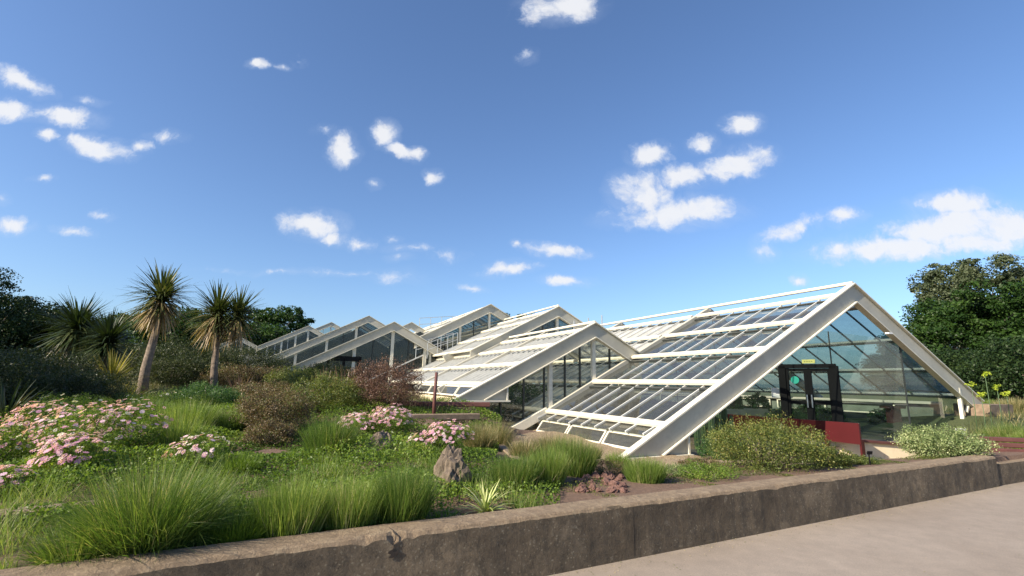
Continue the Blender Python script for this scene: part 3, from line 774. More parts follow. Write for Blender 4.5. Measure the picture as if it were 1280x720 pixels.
# --- hall 3
gable_frame(21.5, 12.6, 5.5, 7.9, 15.5, s2, .46)
slope(21.6, 36, 12.6, 5.5, 7.9, s2, [8.1, 9.6, 11.1, 12.2], [25.1, 28.7, 32.3], 'glass_white', -1, .45)
slope(21.7, 36, 12.6, 5.5, 16, s2, [15.8, 14.4, 13.0], [25.1], 'glass_back', 1, .9, inner=True)
rail(21.5, 36, 12.6, 5.5, .045, .05)
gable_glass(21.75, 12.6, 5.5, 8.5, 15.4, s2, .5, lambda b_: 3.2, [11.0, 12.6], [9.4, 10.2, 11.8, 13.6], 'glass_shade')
# --- hall 4
gable_frame(28.2, 11.6, 6.45, 6.9, 15.0, s2, .46)
slope(28.3, 44, 11.6, 6.45, 6.9, s2, [7.3, 8.8, 10.3, 11.3], [32, 36, 40], 'glass_white', -1, .5)
slope(28.4, 44, 11.6, 6.45, 15, s2, [15, 13.5, 12.0], [32], 'glass_back', 1, .9, inner=True)
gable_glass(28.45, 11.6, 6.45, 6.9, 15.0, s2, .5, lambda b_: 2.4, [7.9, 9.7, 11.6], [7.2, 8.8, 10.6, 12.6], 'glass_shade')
# --- hall 5 (centre left, with a door)
gable_frame(28.1, 5.65, 4.92, -.6, 9.1, s2, .44)
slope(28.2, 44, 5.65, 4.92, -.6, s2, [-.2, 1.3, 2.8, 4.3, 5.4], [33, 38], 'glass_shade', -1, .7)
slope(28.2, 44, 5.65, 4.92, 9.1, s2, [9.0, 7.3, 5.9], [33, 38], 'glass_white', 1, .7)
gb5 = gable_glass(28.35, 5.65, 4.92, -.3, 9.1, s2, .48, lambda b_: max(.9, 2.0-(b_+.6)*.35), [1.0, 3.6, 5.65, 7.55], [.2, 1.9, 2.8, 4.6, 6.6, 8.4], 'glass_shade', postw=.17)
m = MB()
for b_ in (2.3, 3.1, 3.9): m.beam(W(28.2, b_, .6), W(28.2, b_, 2.75), .1, .1, A)
m.beam(W(28.2, 2.2, 2.75), W(28.2, 4.0, 2.75), .1, .25)
m.build('door_frame', M['black'], GH)
m = MB(); m.beam(W(28.1, 4.2, 1.5), W(28.1, 7.4, 3.1), .06, .06); m.build('handrail', M['bar'], GH)
# --- hall 6 behind
gable_frame(38, 5.7, 6.42, -2.4, 9.5, s2, .44)
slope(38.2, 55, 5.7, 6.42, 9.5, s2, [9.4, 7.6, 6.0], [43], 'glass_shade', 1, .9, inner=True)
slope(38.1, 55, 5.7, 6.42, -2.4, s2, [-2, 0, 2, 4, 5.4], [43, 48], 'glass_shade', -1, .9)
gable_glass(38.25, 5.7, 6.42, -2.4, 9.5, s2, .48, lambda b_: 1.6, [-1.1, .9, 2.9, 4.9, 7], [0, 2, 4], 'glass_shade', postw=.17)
gable_frame(33, 7.8, 5.55, 5.8, 10.2, s2, .4)
# --- hall 7 (far left) with a lower wing
gable_frame(48, 2.0, 6.4, -2.0, 3.6, s2, .34, flange=.16)
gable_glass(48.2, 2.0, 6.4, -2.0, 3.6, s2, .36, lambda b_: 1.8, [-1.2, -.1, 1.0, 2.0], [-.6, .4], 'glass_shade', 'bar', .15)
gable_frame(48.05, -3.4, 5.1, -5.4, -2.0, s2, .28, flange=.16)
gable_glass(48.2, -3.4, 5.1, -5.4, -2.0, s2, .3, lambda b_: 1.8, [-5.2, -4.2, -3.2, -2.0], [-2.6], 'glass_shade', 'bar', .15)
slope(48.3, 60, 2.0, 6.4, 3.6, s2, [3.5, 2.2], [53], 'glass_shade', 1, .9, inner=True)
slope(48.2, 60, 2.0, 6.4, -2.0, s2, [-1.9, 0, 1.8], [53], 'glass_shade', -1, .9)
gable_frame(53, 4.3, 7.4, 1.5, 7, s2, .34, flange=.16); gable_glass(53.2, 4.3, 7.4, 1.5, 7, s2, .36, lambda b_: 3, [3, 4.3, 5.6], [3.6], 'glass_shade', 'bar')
# roof access rails
def guard(a0, b0, z0, b1, z1, n, h=1.0, along=A):
    m = MB()
    for k in range(n+1):
        t = k/n; q = W(a0, b0+(b1-b0)*t, z0+(z1-z0)*t); m.tube([q, q+Vector((0, 0, h))], [.022, .022], 6)
    for hh in (h, h*.55): m.tube([W(a0, b0, z0+hh), W(a0, b1, z1+hh)], [.02, .02], 6)
    m.build('guard_rail', M['metal'], GH)
guard(34, 8.6, 5.0, 12.6, 4.6+.9, 5); guard(28.15, 7.0, 2.9, 9.2, 3.6, 3, .9); guard(27.9, 7.6, 2.9, 9.4, 3.6, 3, .9)
for a_ in (18.6, 19.7, 21.0):
    m = MB(); m.tube([W(a_, 13.2, 3.6), W(a_, 13.2, 4.75)], [.03, .03], 6); m.build('stanchion', M['metal'], GH)
# interior floor
m = MB(); m.poly([W(9.0, 8.2, .03), W(9.0, 21.5, .03), W(40, 21.5, .03), W(40, 8.2, .03)]); 
m.poly([W(14.7, 5.7, .035), W(14.7, 8.2, .035), W(40, 8.2, .035), W(40, 5.7, .035)]); m.build('floor_slab', M['floor'], GH)
m = MB()
for b_ in (18.2, 20.3): m.beam(W(26, b_, .4), W(26, b_, 2.2), 1.4, .2, A)
m.build('planting_bench', M['dullbeam'], GH)
m = MB(); m.prism([W(24, 9, 0), W(24, 21, 0), W(24.2, 21, 0), W(24.2, 9, 0)], (0, 0, .8)); m.build('inner_wall', M['dim'], GH)
for a_, pb2, pz2, bl2, br2 in ((35, 5.65, 4.92, -.4, 8.9), (43.5, 5.7, 6.42, -2.2, 9.3), (51, 2.0, 6.4, -1.8, 3.4), (30.5, 7.8, 5.2, 5.9, 9.9)):  # added dark sheets behind the glass, standing in for the unlit interior
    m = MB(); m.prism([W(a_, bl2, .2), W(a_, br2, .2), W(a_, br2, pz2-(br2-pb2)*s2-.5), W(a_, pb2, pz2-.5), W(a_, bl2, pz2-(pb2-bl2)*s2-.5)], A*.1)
    m.build('dark_backing', M['darkin'], GH)
m = MB(); m.prism([W(9.6, 21.0, 0), W(26, 21.0, 0), W(26, 21.1, 0), W(9.6, 21.1, 0)], (0, 0, 1.12)); iw = m.build('inner_wall', M['dim'], GH)
m = MB(); m.beam(W(9.6, 20.95, 1.17), W(26, 20.95, 1.17), .3, .09); m.build('ledge', M['dullbeam'], iw)
for k in range(5):
    m = MB(); a_ = 11+k*2.6; q = [W(a_, 20.9, .72), W(a_+2.2, 20.9, .72), W(a_+2.2, 20.9, 1.08), W(a_, 20.9, 1.08)]
    for i in range(4): m.beam(q[i], q[(i+1) % 4], .05, .05, B)
    m.build('vent_frame', M['cream'], iw)
m = MB(); m.prism([W(15.5, 15.8, .04), W(15.5, 20.4, .04), W(16.3, 20.4, .04), W(16.3, 15.8, .04)], (0, 0, .62)); m.build('planting_bench', M['plaster'], GH)
# backing wall added behind the left halls so glass reads dark
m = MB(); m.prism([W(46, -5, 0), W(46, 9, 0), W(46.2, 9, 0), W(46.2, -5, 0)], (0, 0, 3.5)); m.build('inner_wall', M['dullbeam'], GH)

# ================================================================== ROCKS etc
def rock(name, label, base, sx, sy, sz, mat, seed, group=None, peak=1.0):
    r = np.random.default_rng(seed); import bmesh
    bm = bmesh.new(); bmesh.ops.create_icosphere(bm, subdivisions=4, radius=1)
    ph = r.uniform(0, 6, 12); cuts = [norm(r.normal(size=3)) for _ in range(9)]
    for v in bm.verts:
        c = np.array(v.co)
        for cn in cuts:
            d = c@cn
            if d > .72: c = c-cn*(d-.72)*.85
        k = 1+.12*math.sin(c[0]*4+ph[0])*math.sin(c[1]*5+ph[1])+.09*math.sin(c[2]*9+c[0]*6+ph[2])+.06*math.sin(c[0]*17+c[2]*13+ph[3])+.05*math.sin(c[1]*23+c[2]*19+ph[4])+.035*math.sin(c[0]*37+ph[5])*math.sin(c[1]*31+c[2]*29)
        c = c*k; tp = 1-.25*max(0, c[2])*peak
        v.co = (c[0]*sx*tp, c[1]*sy*tp, c[2]*sz)
    me = bpy.data.meshes.new(name); bm.to_mesh(me); bm.free(); me.materials.append(mat)
    o = bpy.data.objects.new(name, me); COL.objects.link(o); o.location = base
    o.rotation_euler = (0, 0, r.uniform(0, 6)); tag(o, label, 'rock', group); return o
q = on_ground(568, 5.7); rock('boulder', 'upright brown boulder among grass clumps beside the pale striped plant', q+Vector((0, 0, .11)), .22, .22, .33, M['rock'], 4, peak=.9)
q = on_ground(482, 7.6); rock('boulder', 'rounded grey boulder half hidden behind green grass left of the upright boulder', q+Vector((0, 0, .08)), .26, .22, .25, M['rock'], 5)
q = on_ground(448, 7.3); rock('boulder', 'small low grey stone at the left end of the boulders', q+Vector((0, 0, .0)), .15, .14, .12, M['rock'], 8)
for i in range(34):
    px = 722+random.uniform(-4, 62); D = random.uniform(5.75, 7.0)
    q = on_ground(px, D); s_ = random.uniform(.035, .085)
    rock('rubble_stone', 'jagged reddish rubble stone in the heap beside the wall right of the grass', q+Vector((0, 0, .02)), s_, s_*.8, s_*.7, M['lava'], 100+i, 'reddish rubble stones')
for i in range(10):
    px = random.uniform(845, 900); D = random.uniform(7.2, 8.4); q = on_ground(px, D); s_ = random.uniform(.04, .08)
    rock('rubble_stone', 'pinkish stone lying on bare soil left of the large olive green shrub', q+Vector((0, 0, .01)), s_, s_*.8, s_*.6, M['lava'], 200+i, 'pinkish stones by the olive shrub')
# timber post, sleeper beds, slab edging
m = MB(); q = on_ground(544, 11.8); m.tube([q, q+Vector((.0, 0, .45)), q+Vector((.02, 0, 1.05))], [.045, .04, .035], 8); tag(m.build('timber_post', M['redbrown'], smooth=True), 'thin rusty brown timber post standing before the whitewashed roof', 'post')
m = MB(); p0, p1 = at(478, 516, 11.2), at(598, 514, 12.2); m.beam(Vector((p0.x, p0.y, .80)), Vector((p1.x, p1.y, .80)), .2, .14, bev=.015); tag(m.build('sleeper_edging', M['timber']), 'long brown timber sleeper edging behind the pink daisies', 'edging')
m = MB(); p0, p1 = at(488, 505, 13.2), at(612, 506, 13.6); m.beam(Vector((p0.x, p0.y, 1.02)), Vector((p1.x, p1.y, 1.02)), .2, .12, bev=.015); tag(m.build('sleeper_edging', M['redbrown']), 'dark sleeper edging just below the foot of the second gable', 'edging')
m = MB(); p0, p1 = at(622, 530, 10.8), at(650, 566, 7.9); m.beam(Vector((p0.x, p0.y, .30)), Vector((p1.x, p1.y, .33)), .15, .2, bev=.02); tag(m.build('slab_edging', M['conc']), 'short concrete slab edging running back beside the dry grass', 'edging')
# plant labels
def sign(px, py, D, w, h, mat, label, name='plant_sign'):
    q = at(px, py, D); r_ = empty(name, (q.x, q.y, G(q.x, q.y)), label, 'sign')
    m = MB(); m.beam(q-Vector((w/2, 0, 0)), q+Vector((w/2, 0, 0)), .012, h, Vector((0, -.4, 1))); m.build('plate', mat, r_)
    m = MB(); m.beam(Vector((q.x, q.y+.02, G(q.x, q.y))), Vector((q.x, q.y+.02, q.z)), .014, .014, Vector((0, 1, 0))); m.build('stake', M['black'], r_)
sign(1087, 566, 8.3, .085, .055, M['black'], 'tiny black plant label on a stake before the cream wall')
sign(1200, 541, 11.5, .24, .20, M['white'], 'white square plant sign above the variegated shrub at right')

# cacti under the near beam
for i, (px, D, h, r_) in enumerate(((868, 13.2, .85, .08), (877, 13.6, 1.05, .09), (886, 13.3, 1.0, .08), (895, 13.9, 1.15, .09), (903, 14.1, 1.2, .08), (911, 13.9, .8, .07))):
    q = on_ground(px, D); me = MB(); seg = 20; i0 = 0
    zs = [0, .1*h, .5*h, .9*h, .97*h, h]; rr = [r_*.8, r_, r_*1.05, r_*.9, r_*.55, .01]
    for z, rad in zip(zs, rr):
        for j in range(seg): t = 2*PI*j/seg; k = rad*(1 if j % 2 else .78); me.v.append(q+Vector((k*math.cos(t), k*math.sin(t), z)))
    for a_ in range(len(zs)-1):
        for j in range(seg): me.f.append([a_*seg+j, a_*seg+(j+1) % seg, (a_+1)*seg+(j+1) % seg, (a_+1)*seg+j])
    tag(me.build('cactus', M['cactus']), 'ribbed green column cactus in the row under the nearest gable beam', 'cactus', 'column cacti under the beam')

# ================================================================== PLANTING
# green ground cover over the left bed
def wall_near(px, v):
    'ground point v metres behind the wall face under a picture column'
    u = u_at(px, 640); 
    d = ray(px, 480); D = (WP[0]*WN[0]+WP[1]*WN[1]+v)/(d.x*WN[0]+WN[1]); return Vector((d.x*D, D, G(d.x*D, D)))
STRIPE = wall_near(611, .50)
def groundcover():
    n = 210000
    px = rng.uniform(-60, 700, n); D = 3.9+11*rng.uniform(0, 1, n)**1.5
    dx = np.array([ray(p, 480).x for p in (-60, 700)]); X = (dx[0]+(dx[1]-dx[0])*(px+60)/760)*D; Yv = D
    v = (X-WP[0])*WN[0]+(Yv-WP[1])*WN[1]
    q0 = STRIPE
    f = np.sin(X*1.9+Yv*.7)+np.sin(Yv*2.3-X*1.1+2)+.7*np.sin(X*5.1+1)*np.sin(Yv*4.7)
    pit = (X > -.2+(Yv-6)*-.0) & (Yv > 7.6)
    keep = (v > .33) & (rng.uniform(0, 1, n) < np.clip(.35+(v-.3)*.5, 0, 1)) & (np.hypot(X-q0.x, Yv-q0.y) > .3) & (f > -2.2) & ~pit & ~((X < -2.9) & (v > 1.35) & (v < 2.35) & (Yv < 4.9)) & ~((X < -2.6) & (v < 1.3) & (f < 0))
    X, Yv, f = X[keep], Yv[keep], f[keep]
    vv = v[keep]; hgt = np.clip(.06+.075*(f+1.2), .03, .36)*np.clip(.25+(vv-.3)*.6, .25, 1)
    Z = gz(X, Yv)+rng.uniform(0, 1, len(X))**.6*hgt
    C = np.stack([X, Yv, Z], 1); Nn = norm(rng.normal(size=C.shape)*.8+np.array([0, 0, .8]))
    L = .028*rng.uniform(.6, 1.5, len(X))*(1+(Yv-4)*.06)
    V = kites(C, Nn, L, L*.55)
    tag(fast('ground_cover', V, 4, M['gc'], None, np.clip(rng.uniform(0, .7, len(X))+.12*f, 0, 1)), kind='stuff')
groundcover()
def groundcover_right():
    n = 60000; U = rng.uniform(u_at(690, 640), UEND+1.0, n); V_ = .34+2.2*rng.uniform(0, 1, n)**1.4
    X = WP[0]+WD[0]*U+WN[0]*V_; Yv = WP[1]+WD[1]*U+WN[1]*V_
    f = np.sin(X*3.9+Yv*1.7)+np.sin(Yv*4.3-X*2.1+2)+.8*np.sin(X*9.1+1)*np.sin(Yv*8.7)
    k = f > .2; X, Yv, f = X[k], Yv[k], f[k]
    C = np.stack([X, Yv, gz(X, Yv)+rng.uniform(0, 1, len(X))*.05*(f-.6)], 1)
    V = kites(C, norm(rng.normal(size=C.shape)*.8+np.array([0, 0, .8])), .022*rng.uniform(.6, 1.4, len(X)), .010)
    tag(fast('low_weed', V, 4, M['olive'], None, rng.uniform(0, .8, len(X))), kind='stuff')
groundcover_right()
def rough_grass():
    n = 42000; Yv = rng.uniform(12.5, 30, n); X = Yv*rng.uniform(-1.0, -.12, n)
    P = np.stack([X, Yv, gz(X, Yv)-.01], 1); D = np.stack([rng.normal(0, .35, n), rng.normal(0, .35, n), np.ones(n)], 1)
    V = blades(P, D, rng.uniform(.08, .34, n), .014, rng.uniform(.05, .4, n), 2)
    n2 = 16000; Y2 = rng.uniform(12.5, 27, n2); X2 = Y2*rng.uniform(.80, 1.4, n2); k2 = ~((X2*B.x+Y2*B.y < 21.9) & (X2*A.x+Y2*A.y > 8.6)); X2 = X2[k2]; Y2 = Y2[k2]; n2 = len(X2)
    P2 = np.stack([X2, Y2, gz(X2, Y2)-.01], 1); D2 = np.stack([rng.normal(0, .35, n2), rng.normal(0, .35, n2), np.ones(n2)], 1)
    V = np.concatenate([V, blades(P2, D2, rng.uniform(.08, .34, n2), .014, rng.uniform(.05, .4, n2), 2)]); X = np.concatenate([X, X2]); Yv = np.concatenate([Yv, Y2])
    f = .35+.3*np.sin(X*1.1+2)*np.sin(Yv*.9)
    tag(fast('rough_grass', V, 4, M['drygrass'], None, np.repeat(np.clip(rng.normal(f, .2), 0, 1), 2)), kind='stuff')
rough_grass()
def thin_grass():
    n = 30000; U = rng.uniform(-4.2, u_at(705, 640), n); V_ = .34+3.4*rng.uniform(0, 1, n)**1.2
    X = WP[0]+WD[0]*U+WN[0]*V_; Yv = WP[1]+WD[1]*U+WN[1]*V_
    f = np.sin(X*4.1+Yv*2.7)+np.sin(Yv*5.3-X*3.1+2)+.9*np.sin(X*11+1)*np.sin(Yv*12.7)
    k = (f > .35) & (np.hypot(X-STRIPE.x, Yv-STRIPE.y) > .3); X, Yv, f = X[k], Yv[k], f[k]; n = len(X)
    P = np.stack([X, Yv, gz(X, Yv)-.01], 1); D = np.stack([rng.normal(0, .28, n), rng.normal(0, .28, n), np.ones(n)], 1)
    L = rng.uniform(.08, .36, n)*np.clip(.4+f*.35, .4, 1.1)
    V = blades(P, D, L, .0042, rng.uniform(.02, .5, n), 3)
    tag(fast('thin_grass', V, 4, M['grass_pale'], None, np.repeat(np.clip(rng.beta(2, 2.4, n), 0, 1), 3)), kind='stuff')
thin_grass()
def litter():
    n = 900; U = rng.uniform(-1, UEND+2, n); V_ = -np.abs(rng.normal(0, .10, n))-.01
    far_ = rng.uniform(0, 1, n) < .25; V_ = np.where(far_, rng.uniform(-3.5, 0, n), V_)
    X = WP[0]+WD[0]*U+WN[0]*V_; Yv = WP[1]+WD[1]*U+WN[1]*V_
    C = np.stack([X, Yv, np.full(n, .006)], 1)
    V = kites(C, norm(rng.normal(size=C.shape)*.25+np.array([0, 0, 1])), .016*rng.uniform(.4, 1.3, n), .009)
    tag(fast('leaf_litter', V, 4, M['drygrass'], None, rng.uniform(0, 1, n)), kind='stuff')
litter()

GR = [ # px, D, rad, h, n, mat, spread, droop, w, label
 (215, 4.0, .48, .72, 4600, 'grass', .75, .14, .0045, 'big arching green grass clump against the wall at lower left'),
 (140, 4.3, .34, .40, 1900, 'grass', .8, .18, .0045, 'lower loose grass clump left of the big arching one'),
 (380, 4.75, .40, .50, 2900, 'grass_pale', .28, .06, .0045, 'upright bright green grass clump in the middle front of the bed'),
 (318, 4.5, .3, .28, 1700, 'gc', .5, .12, .0045, 'short soft green clump between the two front grass clumps'),
 (450, 5.1, .34, .46, 2200, 'grass_pale', .28, .06, .0045, 'upright pale tipped grass clump left of the upright boulder'),
 (512, 5.5, .34, .54, 3000, 'grass', .3, .07, .0045, 'dense dark green grass clump touching the left side of the upright boulder'),
 (418, 7.2, .42, .72, 2400, 'grass', .35, .08, .006, 'tall rushy grass clump behind the rounded grey boulder'),
 (645, 5.9, .38, .44, 2400, 'grass', .3, .07, .005, 'green grass clump right of the upright boulder before the slab edging'),
 (684, 6.2, .34, .50, 2600, 'grass_pale', .3, .06, .005, 'pale upright grass clump left of the reddish rubble'),
 (716, 7.0, .46, .58, 3200, 'grass', .3, .07, .005, 'tall dense green grass clump in front of the awning windows'),
 (803, 6.6, .40, .36, 2400, 'grass_pale', .3, .07, .005, 'wide green grass clump below the foot of the nearest gable'),
 (600, 9.4, .42, .55, 2200, 'drygrass', .4, .09, .006, 'straw coloured grass clump at the end of the timber sleeper'),
 (623, 10.3, .4, .65, 1500, 'drygrass', .4, .09, .006, 'tall feathery dry grass clump under the second gable glass'),
 (655, 8.6, .34, .40, 1200, 'drygrass', .4, .09, .006, 'small dry grass tuft at the left end of the white awning windows'),
 (735, 9.3, .36, .34, 1300, 'drygrass', .4, .09, .006, 'short dry grass tuft under the middle awning window'),
 (770, 8.2, .3, .30, 1100, 'grass_pale', .4, .09, .005, 'short pale grass tuft left of the near beam foot'),
 (690, 8.8, .5, .50, 2200, 'drygrass', .35, .08, .006, 'yellowing dry grass clump on the gravel by the white windows'),
 (240, 9.0, .7, .70, 3000, 'grass_pale', .35, .09, .008, 'wide sunlit green clump behind the pink daisies in the left bed'),
 (190, 10.5, .7, .50, 2600, 'grass', .4, .09, .009, 'green grassy clump at the foot of the tall palm'),
 (285, 9.5, .6, .45, 2600, 'grass_pale', .4, .09, .008, 'bright grassy clump before the foot of the forked palm'),
 (310, 6.2, .4, .28, 1900, 'gc', .45, .1, .006, 'low spreading green clump in the middle of the bed'),
 (235, 7.2, .38, .68, 1500, 'grass_pale', .35, .08, .006, 'thin pale grass clump among the pink daisies'),
 (1240, 13.5, .9, .62, 4200, 'grass', .4, .09, .009, 'feathery green clump right of the white plant sign'),
 (1262, 18.5, 1.0, .55, 2600, 'drygrass', .4, .09, .012, 'straw and green clump behind the brown block pier'),
 (1225, 20.5, .9, .5, 2200, 'grass_pale', .4, .09, .012, 'distant pale grassy clump behind the lime flowers'),
 (1285, 12.0, .8, .50, 3200, 'grass_pale', .4, .09, .009, 'pale green clump at the right edge behind the timber step'),
]
for px, D, r_, h, n, mt, sp, dr, w, lab in GR:
    q = on_ground(px, D)
    v = (q.x-WP[0])*WN[0]+(q.y-WP[1])*WN[1]
    if v < .33+r_*.45 or D < 5.6: q = wall_near(px, .33+r_*.45)
    tussock('grass_clump', lab, M[mt], q, r_, h, n, w, sp, dr)
for k, (px, D) in enumerate(((590, 5.9), (606, 5.35), (585, 6.3), (622, 5.9))):
    if k == 1: rosette('striped_plant', 'pale yellow striped strap leaved plant at the foot of the upright boulder', M['stripe'], STRIPE, .30, 70, .024, 'plant', None, .2, 1.4, .22)

# shrubs
SH = [ # name,label,mat,px,D,rad,h,ncl,per,leaf,lw,up
 ('shrub', 'large olive green rounded shrub behind the wall in front of the red panel', 'olive', 950, 8.0, .88, .66, 360, 75, .030, .014, 200),
 ('shrub', 'olive green low shrub at the right foot of the large rounded one', 'olive', 1028, 8.3, .36, .26, 120, 70, .028, .013, 60),
 ('shrub', 'pale variegated low shrub near the right end of the wall', 'varieg', 1166, 9.7, .70, .50, 260, 75, .034, .020, 40),
 ('shrub', 'russet brown rounded shrub in front of the central glass gable', 'redshrub', 482, 12.6, .95, 1.15, 300, 70, .040, .018, 160),
 ('shrub', 'brown heathy shrub in the middle of the bed', 'brown', 348, 9.8, .72, .74, 280, 75, .034, .016, 120),
 ('shrub', 'small olive brown shrub low in front of the brown heathy one', 'brown', 345, 8.4, .42, .40, 140, 70, .026, .013, 50),
 ('shrub', 'olive green shrub between the brown heathy and russet shrubs', 'olive', 412, 12.0, .85, .80, 260, 70, .040, .018, 160),
 ('shrub', 'tan brown shrub on the mound below the left glass hall', 'brown', 335, 15.0, 1.1, .55, 260, 70, .05, .02, 120),
 ('shrub', 'dark green bush behind the trunk of the tall palm', 'bushdark', 236, 24, 2.2, 1.9, 280, 70, .07, .035, 80),
 ('shrub', 'dark spreading bush behind the forked palm', 'bushdark', 305, 25, 2.0, 1.2, 240, 70, .07, .035, 80),
 ('shrub', 'dark bush behind the yellow sword leaved plant', 'bushdark', 160, 23, 2.2, 1.9, 260, 70, .07, .035, 60),
 ('shrub', 'green leafy bush at the far left below the conifer', 'bushdark', 45, 13.0, 1.5, 1.3, 320, 75, .06, .03, 80),
 ('shrub', 'dark bush at the left edge of the garden', 'bushdark', -30, 10.5, 1.3, 1.5, 300, 75, .05, .026, 60),
 ('shrub', 'mid green bush at the foot of the dark palm pair', 'bushdark', 95, 11.8, 1.1, .9, 240, 75, .045, .022, 60),
 ('shrub', 'soft green bush before the brown heathy shrub at left', 'inner', 262, 12.5, .8, .6, 200, 75, .035, .018, 60),
 ('shrub', 'low yellowish mat plant against the wall before the cream plaster wall', 'olive', 1060, 8.6, .30, .10, 90, 60, .022, .010, 20),
 ('shrub', 'low green mat plant against the wall left of the large olive shrub', 'gc', 880, 6.9, .40, .16, 90, 60, .022, .010, 20),
 ('shrub', 'small grey green mat plant beside the wide grass clump near the wall', 'varieg', 846, 7.3, .25, .14, 60, 60, .018, .008, 12),
 ('shrub', 'small brown tufted plant on the soil behind the reddish rubble', 'brown', 762, 7.3, .3, .2, 70, 60, .02, .009, 20),
 ('shrub', 'green leafy plant in front of the cactus row', 'inner', 900, 11.0, .55, .38, 110, 70, .035, .018, 30),
 ('shrub', 'dark bush right behind the trunk of the tall palm', 'bushdark', 212, 20.5, 1.3, 1.35, 220, 70, .06, .03, 60),
 ('shrub', 'dark green bush between the tall palm and the forked palm', 'bushdark', 243, 21.5, 1.2, 1.15, 200, 70, .06, .03, 60),
 ('shrub', 'dull brown bush just right of the forked palm trunk', 'brown', 290, 20.5, 1.1, .9, 200, 70, .055, .026, 60),
 ('shrub', 'tan and green bush at the foot of the left glass hall beam', 'brown', 322, 21.5, 1.2, .75, 200, 70, .055, .026, 60),
 ('shrub', 'low olive green bush left of the hall door', 'olive', 372, 19.5, 1.2, .8, 200, 70, .055, .026, 60),
 ('shrub', 'low dark bush below the central hall door', 'bushdark', 410, 21, 1.2, .8, 200, 70, .055, .026, 60),
 ('shrub', 'low silvery shrub on the pinkish soil by the olive shrub', 'brown', 868, 7.6, .30, .22, 80, 60, .022, .010, 30),
]
for nm, lab, mt, px, D, rd, h, nc, per, lf, lw, up in SH:
    shrub(nm, lab, M[mt], on_ground(px, D), rd, h, nc, per, lf, lw, upright=up)
for px, D, L, n, lab in ((405, 13.2, 1.0, 150, 'purple brown sword leaved plant before the left glass hall'), (430, 13.8, 1.1, 150, 'bronze sword leaved plant left of the russet shrub'), (300, 15.5, .9, 120, 'dark bronze sword leaved plant right of the forked palm trunk')):
    rosette('sword_leaf_plant', lab, M['purple'], on_ground(px, D), L, n, .045, 'plant', 'bronze sword leaved plants', .3, 1.45, .06)
rosette('yucca', 'yellow green sword leaved plant left of the tall palm', M['yucca'], on_ground(138, 14.5)+Vector((0, 0, .5)), 1.1, 170, .055, 'plant', 'yellow sword leaved plants', .0, 1.4, .07)
rosette('yucca', 'low yellowish sword leaved plant between dark palms and tall palm', M['yucca'], on_ground(160, 13.5), .8, 130, .05, 'plant', 'yellow sword leaved plants', .1, 1.4, .07)
rosette('yucca', 'shadowy sword leaved plant at the far left edge', M['corddark'], on_ground(15, 9.0), .9, 120, .04, 'plant', None, .1, 1.4, .12)

# palms (cordylines)
cordyline('palm', 'tall single headed palm with a shaggy leaf head left of the forked palm', at(176, 500, 16), [(at(202, 372, 16), 1.15)], M['cord'], 1.06, 440, 'strap leaved palms', .135)
cordyline('palm', 'forked twin headed palm right of the tallest palm', at(268, 490, 19), [(at(272, 392, 19), 1.1), (at(298, 394, 19.3), .95)], M['cord'], 1.2, 420, 'strap leaved palms', .12)
cordyline('palm', 'dark round headed palm left of the tall palm', at(95, 480, 17), [(at(97, 410, 17), 1.2)], M['corddark'], 1.12, 500, 'strap leaved palms', .18)
cordyline('palm', 'lower dark palm head beside the dark round headed palm', at(125, 485, 16.5), [(at(135, 426, 16.5), 1.1)], M['corddark'], .98, 440, 'strap leaved palms', .16)

# trees
def gt(px, D): return on_ground(px, D)
tree('tree', 'very dark dense evergreen tree at the left edge', M['conifer'], gt(8, 34), 5.4, 3.9, 420, 90, .24, .1, .4, clr=1.0, crown_h=3.2)
tree('tree', 'dark evergreen behind the dark palm pair', M['conifer'], gt(52, 38), 4.9, 2.4, 200, 90, .24, .1, .4, clr=.7, crown_h=2.6)
tree('tree', 'rounded green tree behind the far left glass hall', M['tree'], gt(338, 66), 10.2, 4.4, 260, 90, .30, .3, .35, clr=.8, crown_h=4.0)
tree('tree', 'low dark tree between the two tall palms', M['tree'], gt(238, 45), 5.4, 5.0, 260, 90, .28, .2, .3, clr=.9, crown_h=2.6)
tree('tree', 'low dark tree behind the forked palm head', M['tree'], gt(290, 50), 5.6, 4.5, 240, 90, .28, .2, .3, clr=.9, crown_h=2.4)
tree('tree', 'low far tree left of the tall palm trunk', M['tree'], gt(165, 44), 5.6, 5.0, 260, 90, .28, .2, .3, clr=.9, crown_h=2.6)
tree('tree', 'tall grey green open crowned tree at upper right', M['treegrey'], gt(1238, 62), 17.6, 5.9, 420, 110, .34, .3, .5, clr=1.1, crown_h=6.6, squash=.6, limbs=24)
tree('tree', 'broad dark green tree with layered boughs right of the conservatory', M['tree'], gt(1212, 42), 8.3, 4.6, 420, 110, .26, .15, .4, clr=.85, crown_h=4.0, squash=.42)
tree('tree', 'dark green tree at the right edge of the garden', M['tree'], gt(1310, 40), 9.6, 5.0, 420, 110, .28, .12, .4, clr=1.05, crown_h=5.0, squash=.42)
tree('tree', 'small far tree top showing beside the near gable foot', M['tree'], gt(1140, 70), 8.8, 4.2, 200, 90, .30, .2, .35, clr=.8, crown_h=4.0)
tree('tree', 'far tree top showing above the white roof ridge', M['tree'], gt(660, 110), 15.4, 6.0, 220, 80, .45, .2, .4, clr=1.1, crown_h=4.0)
tree('tree', 'far tree top showing above the ridge rail', M['tree'], gt(672, 105), 14.6, 4.0, 160, 80, .45, .2, .4, clr=1.0, crown_h=3.4)
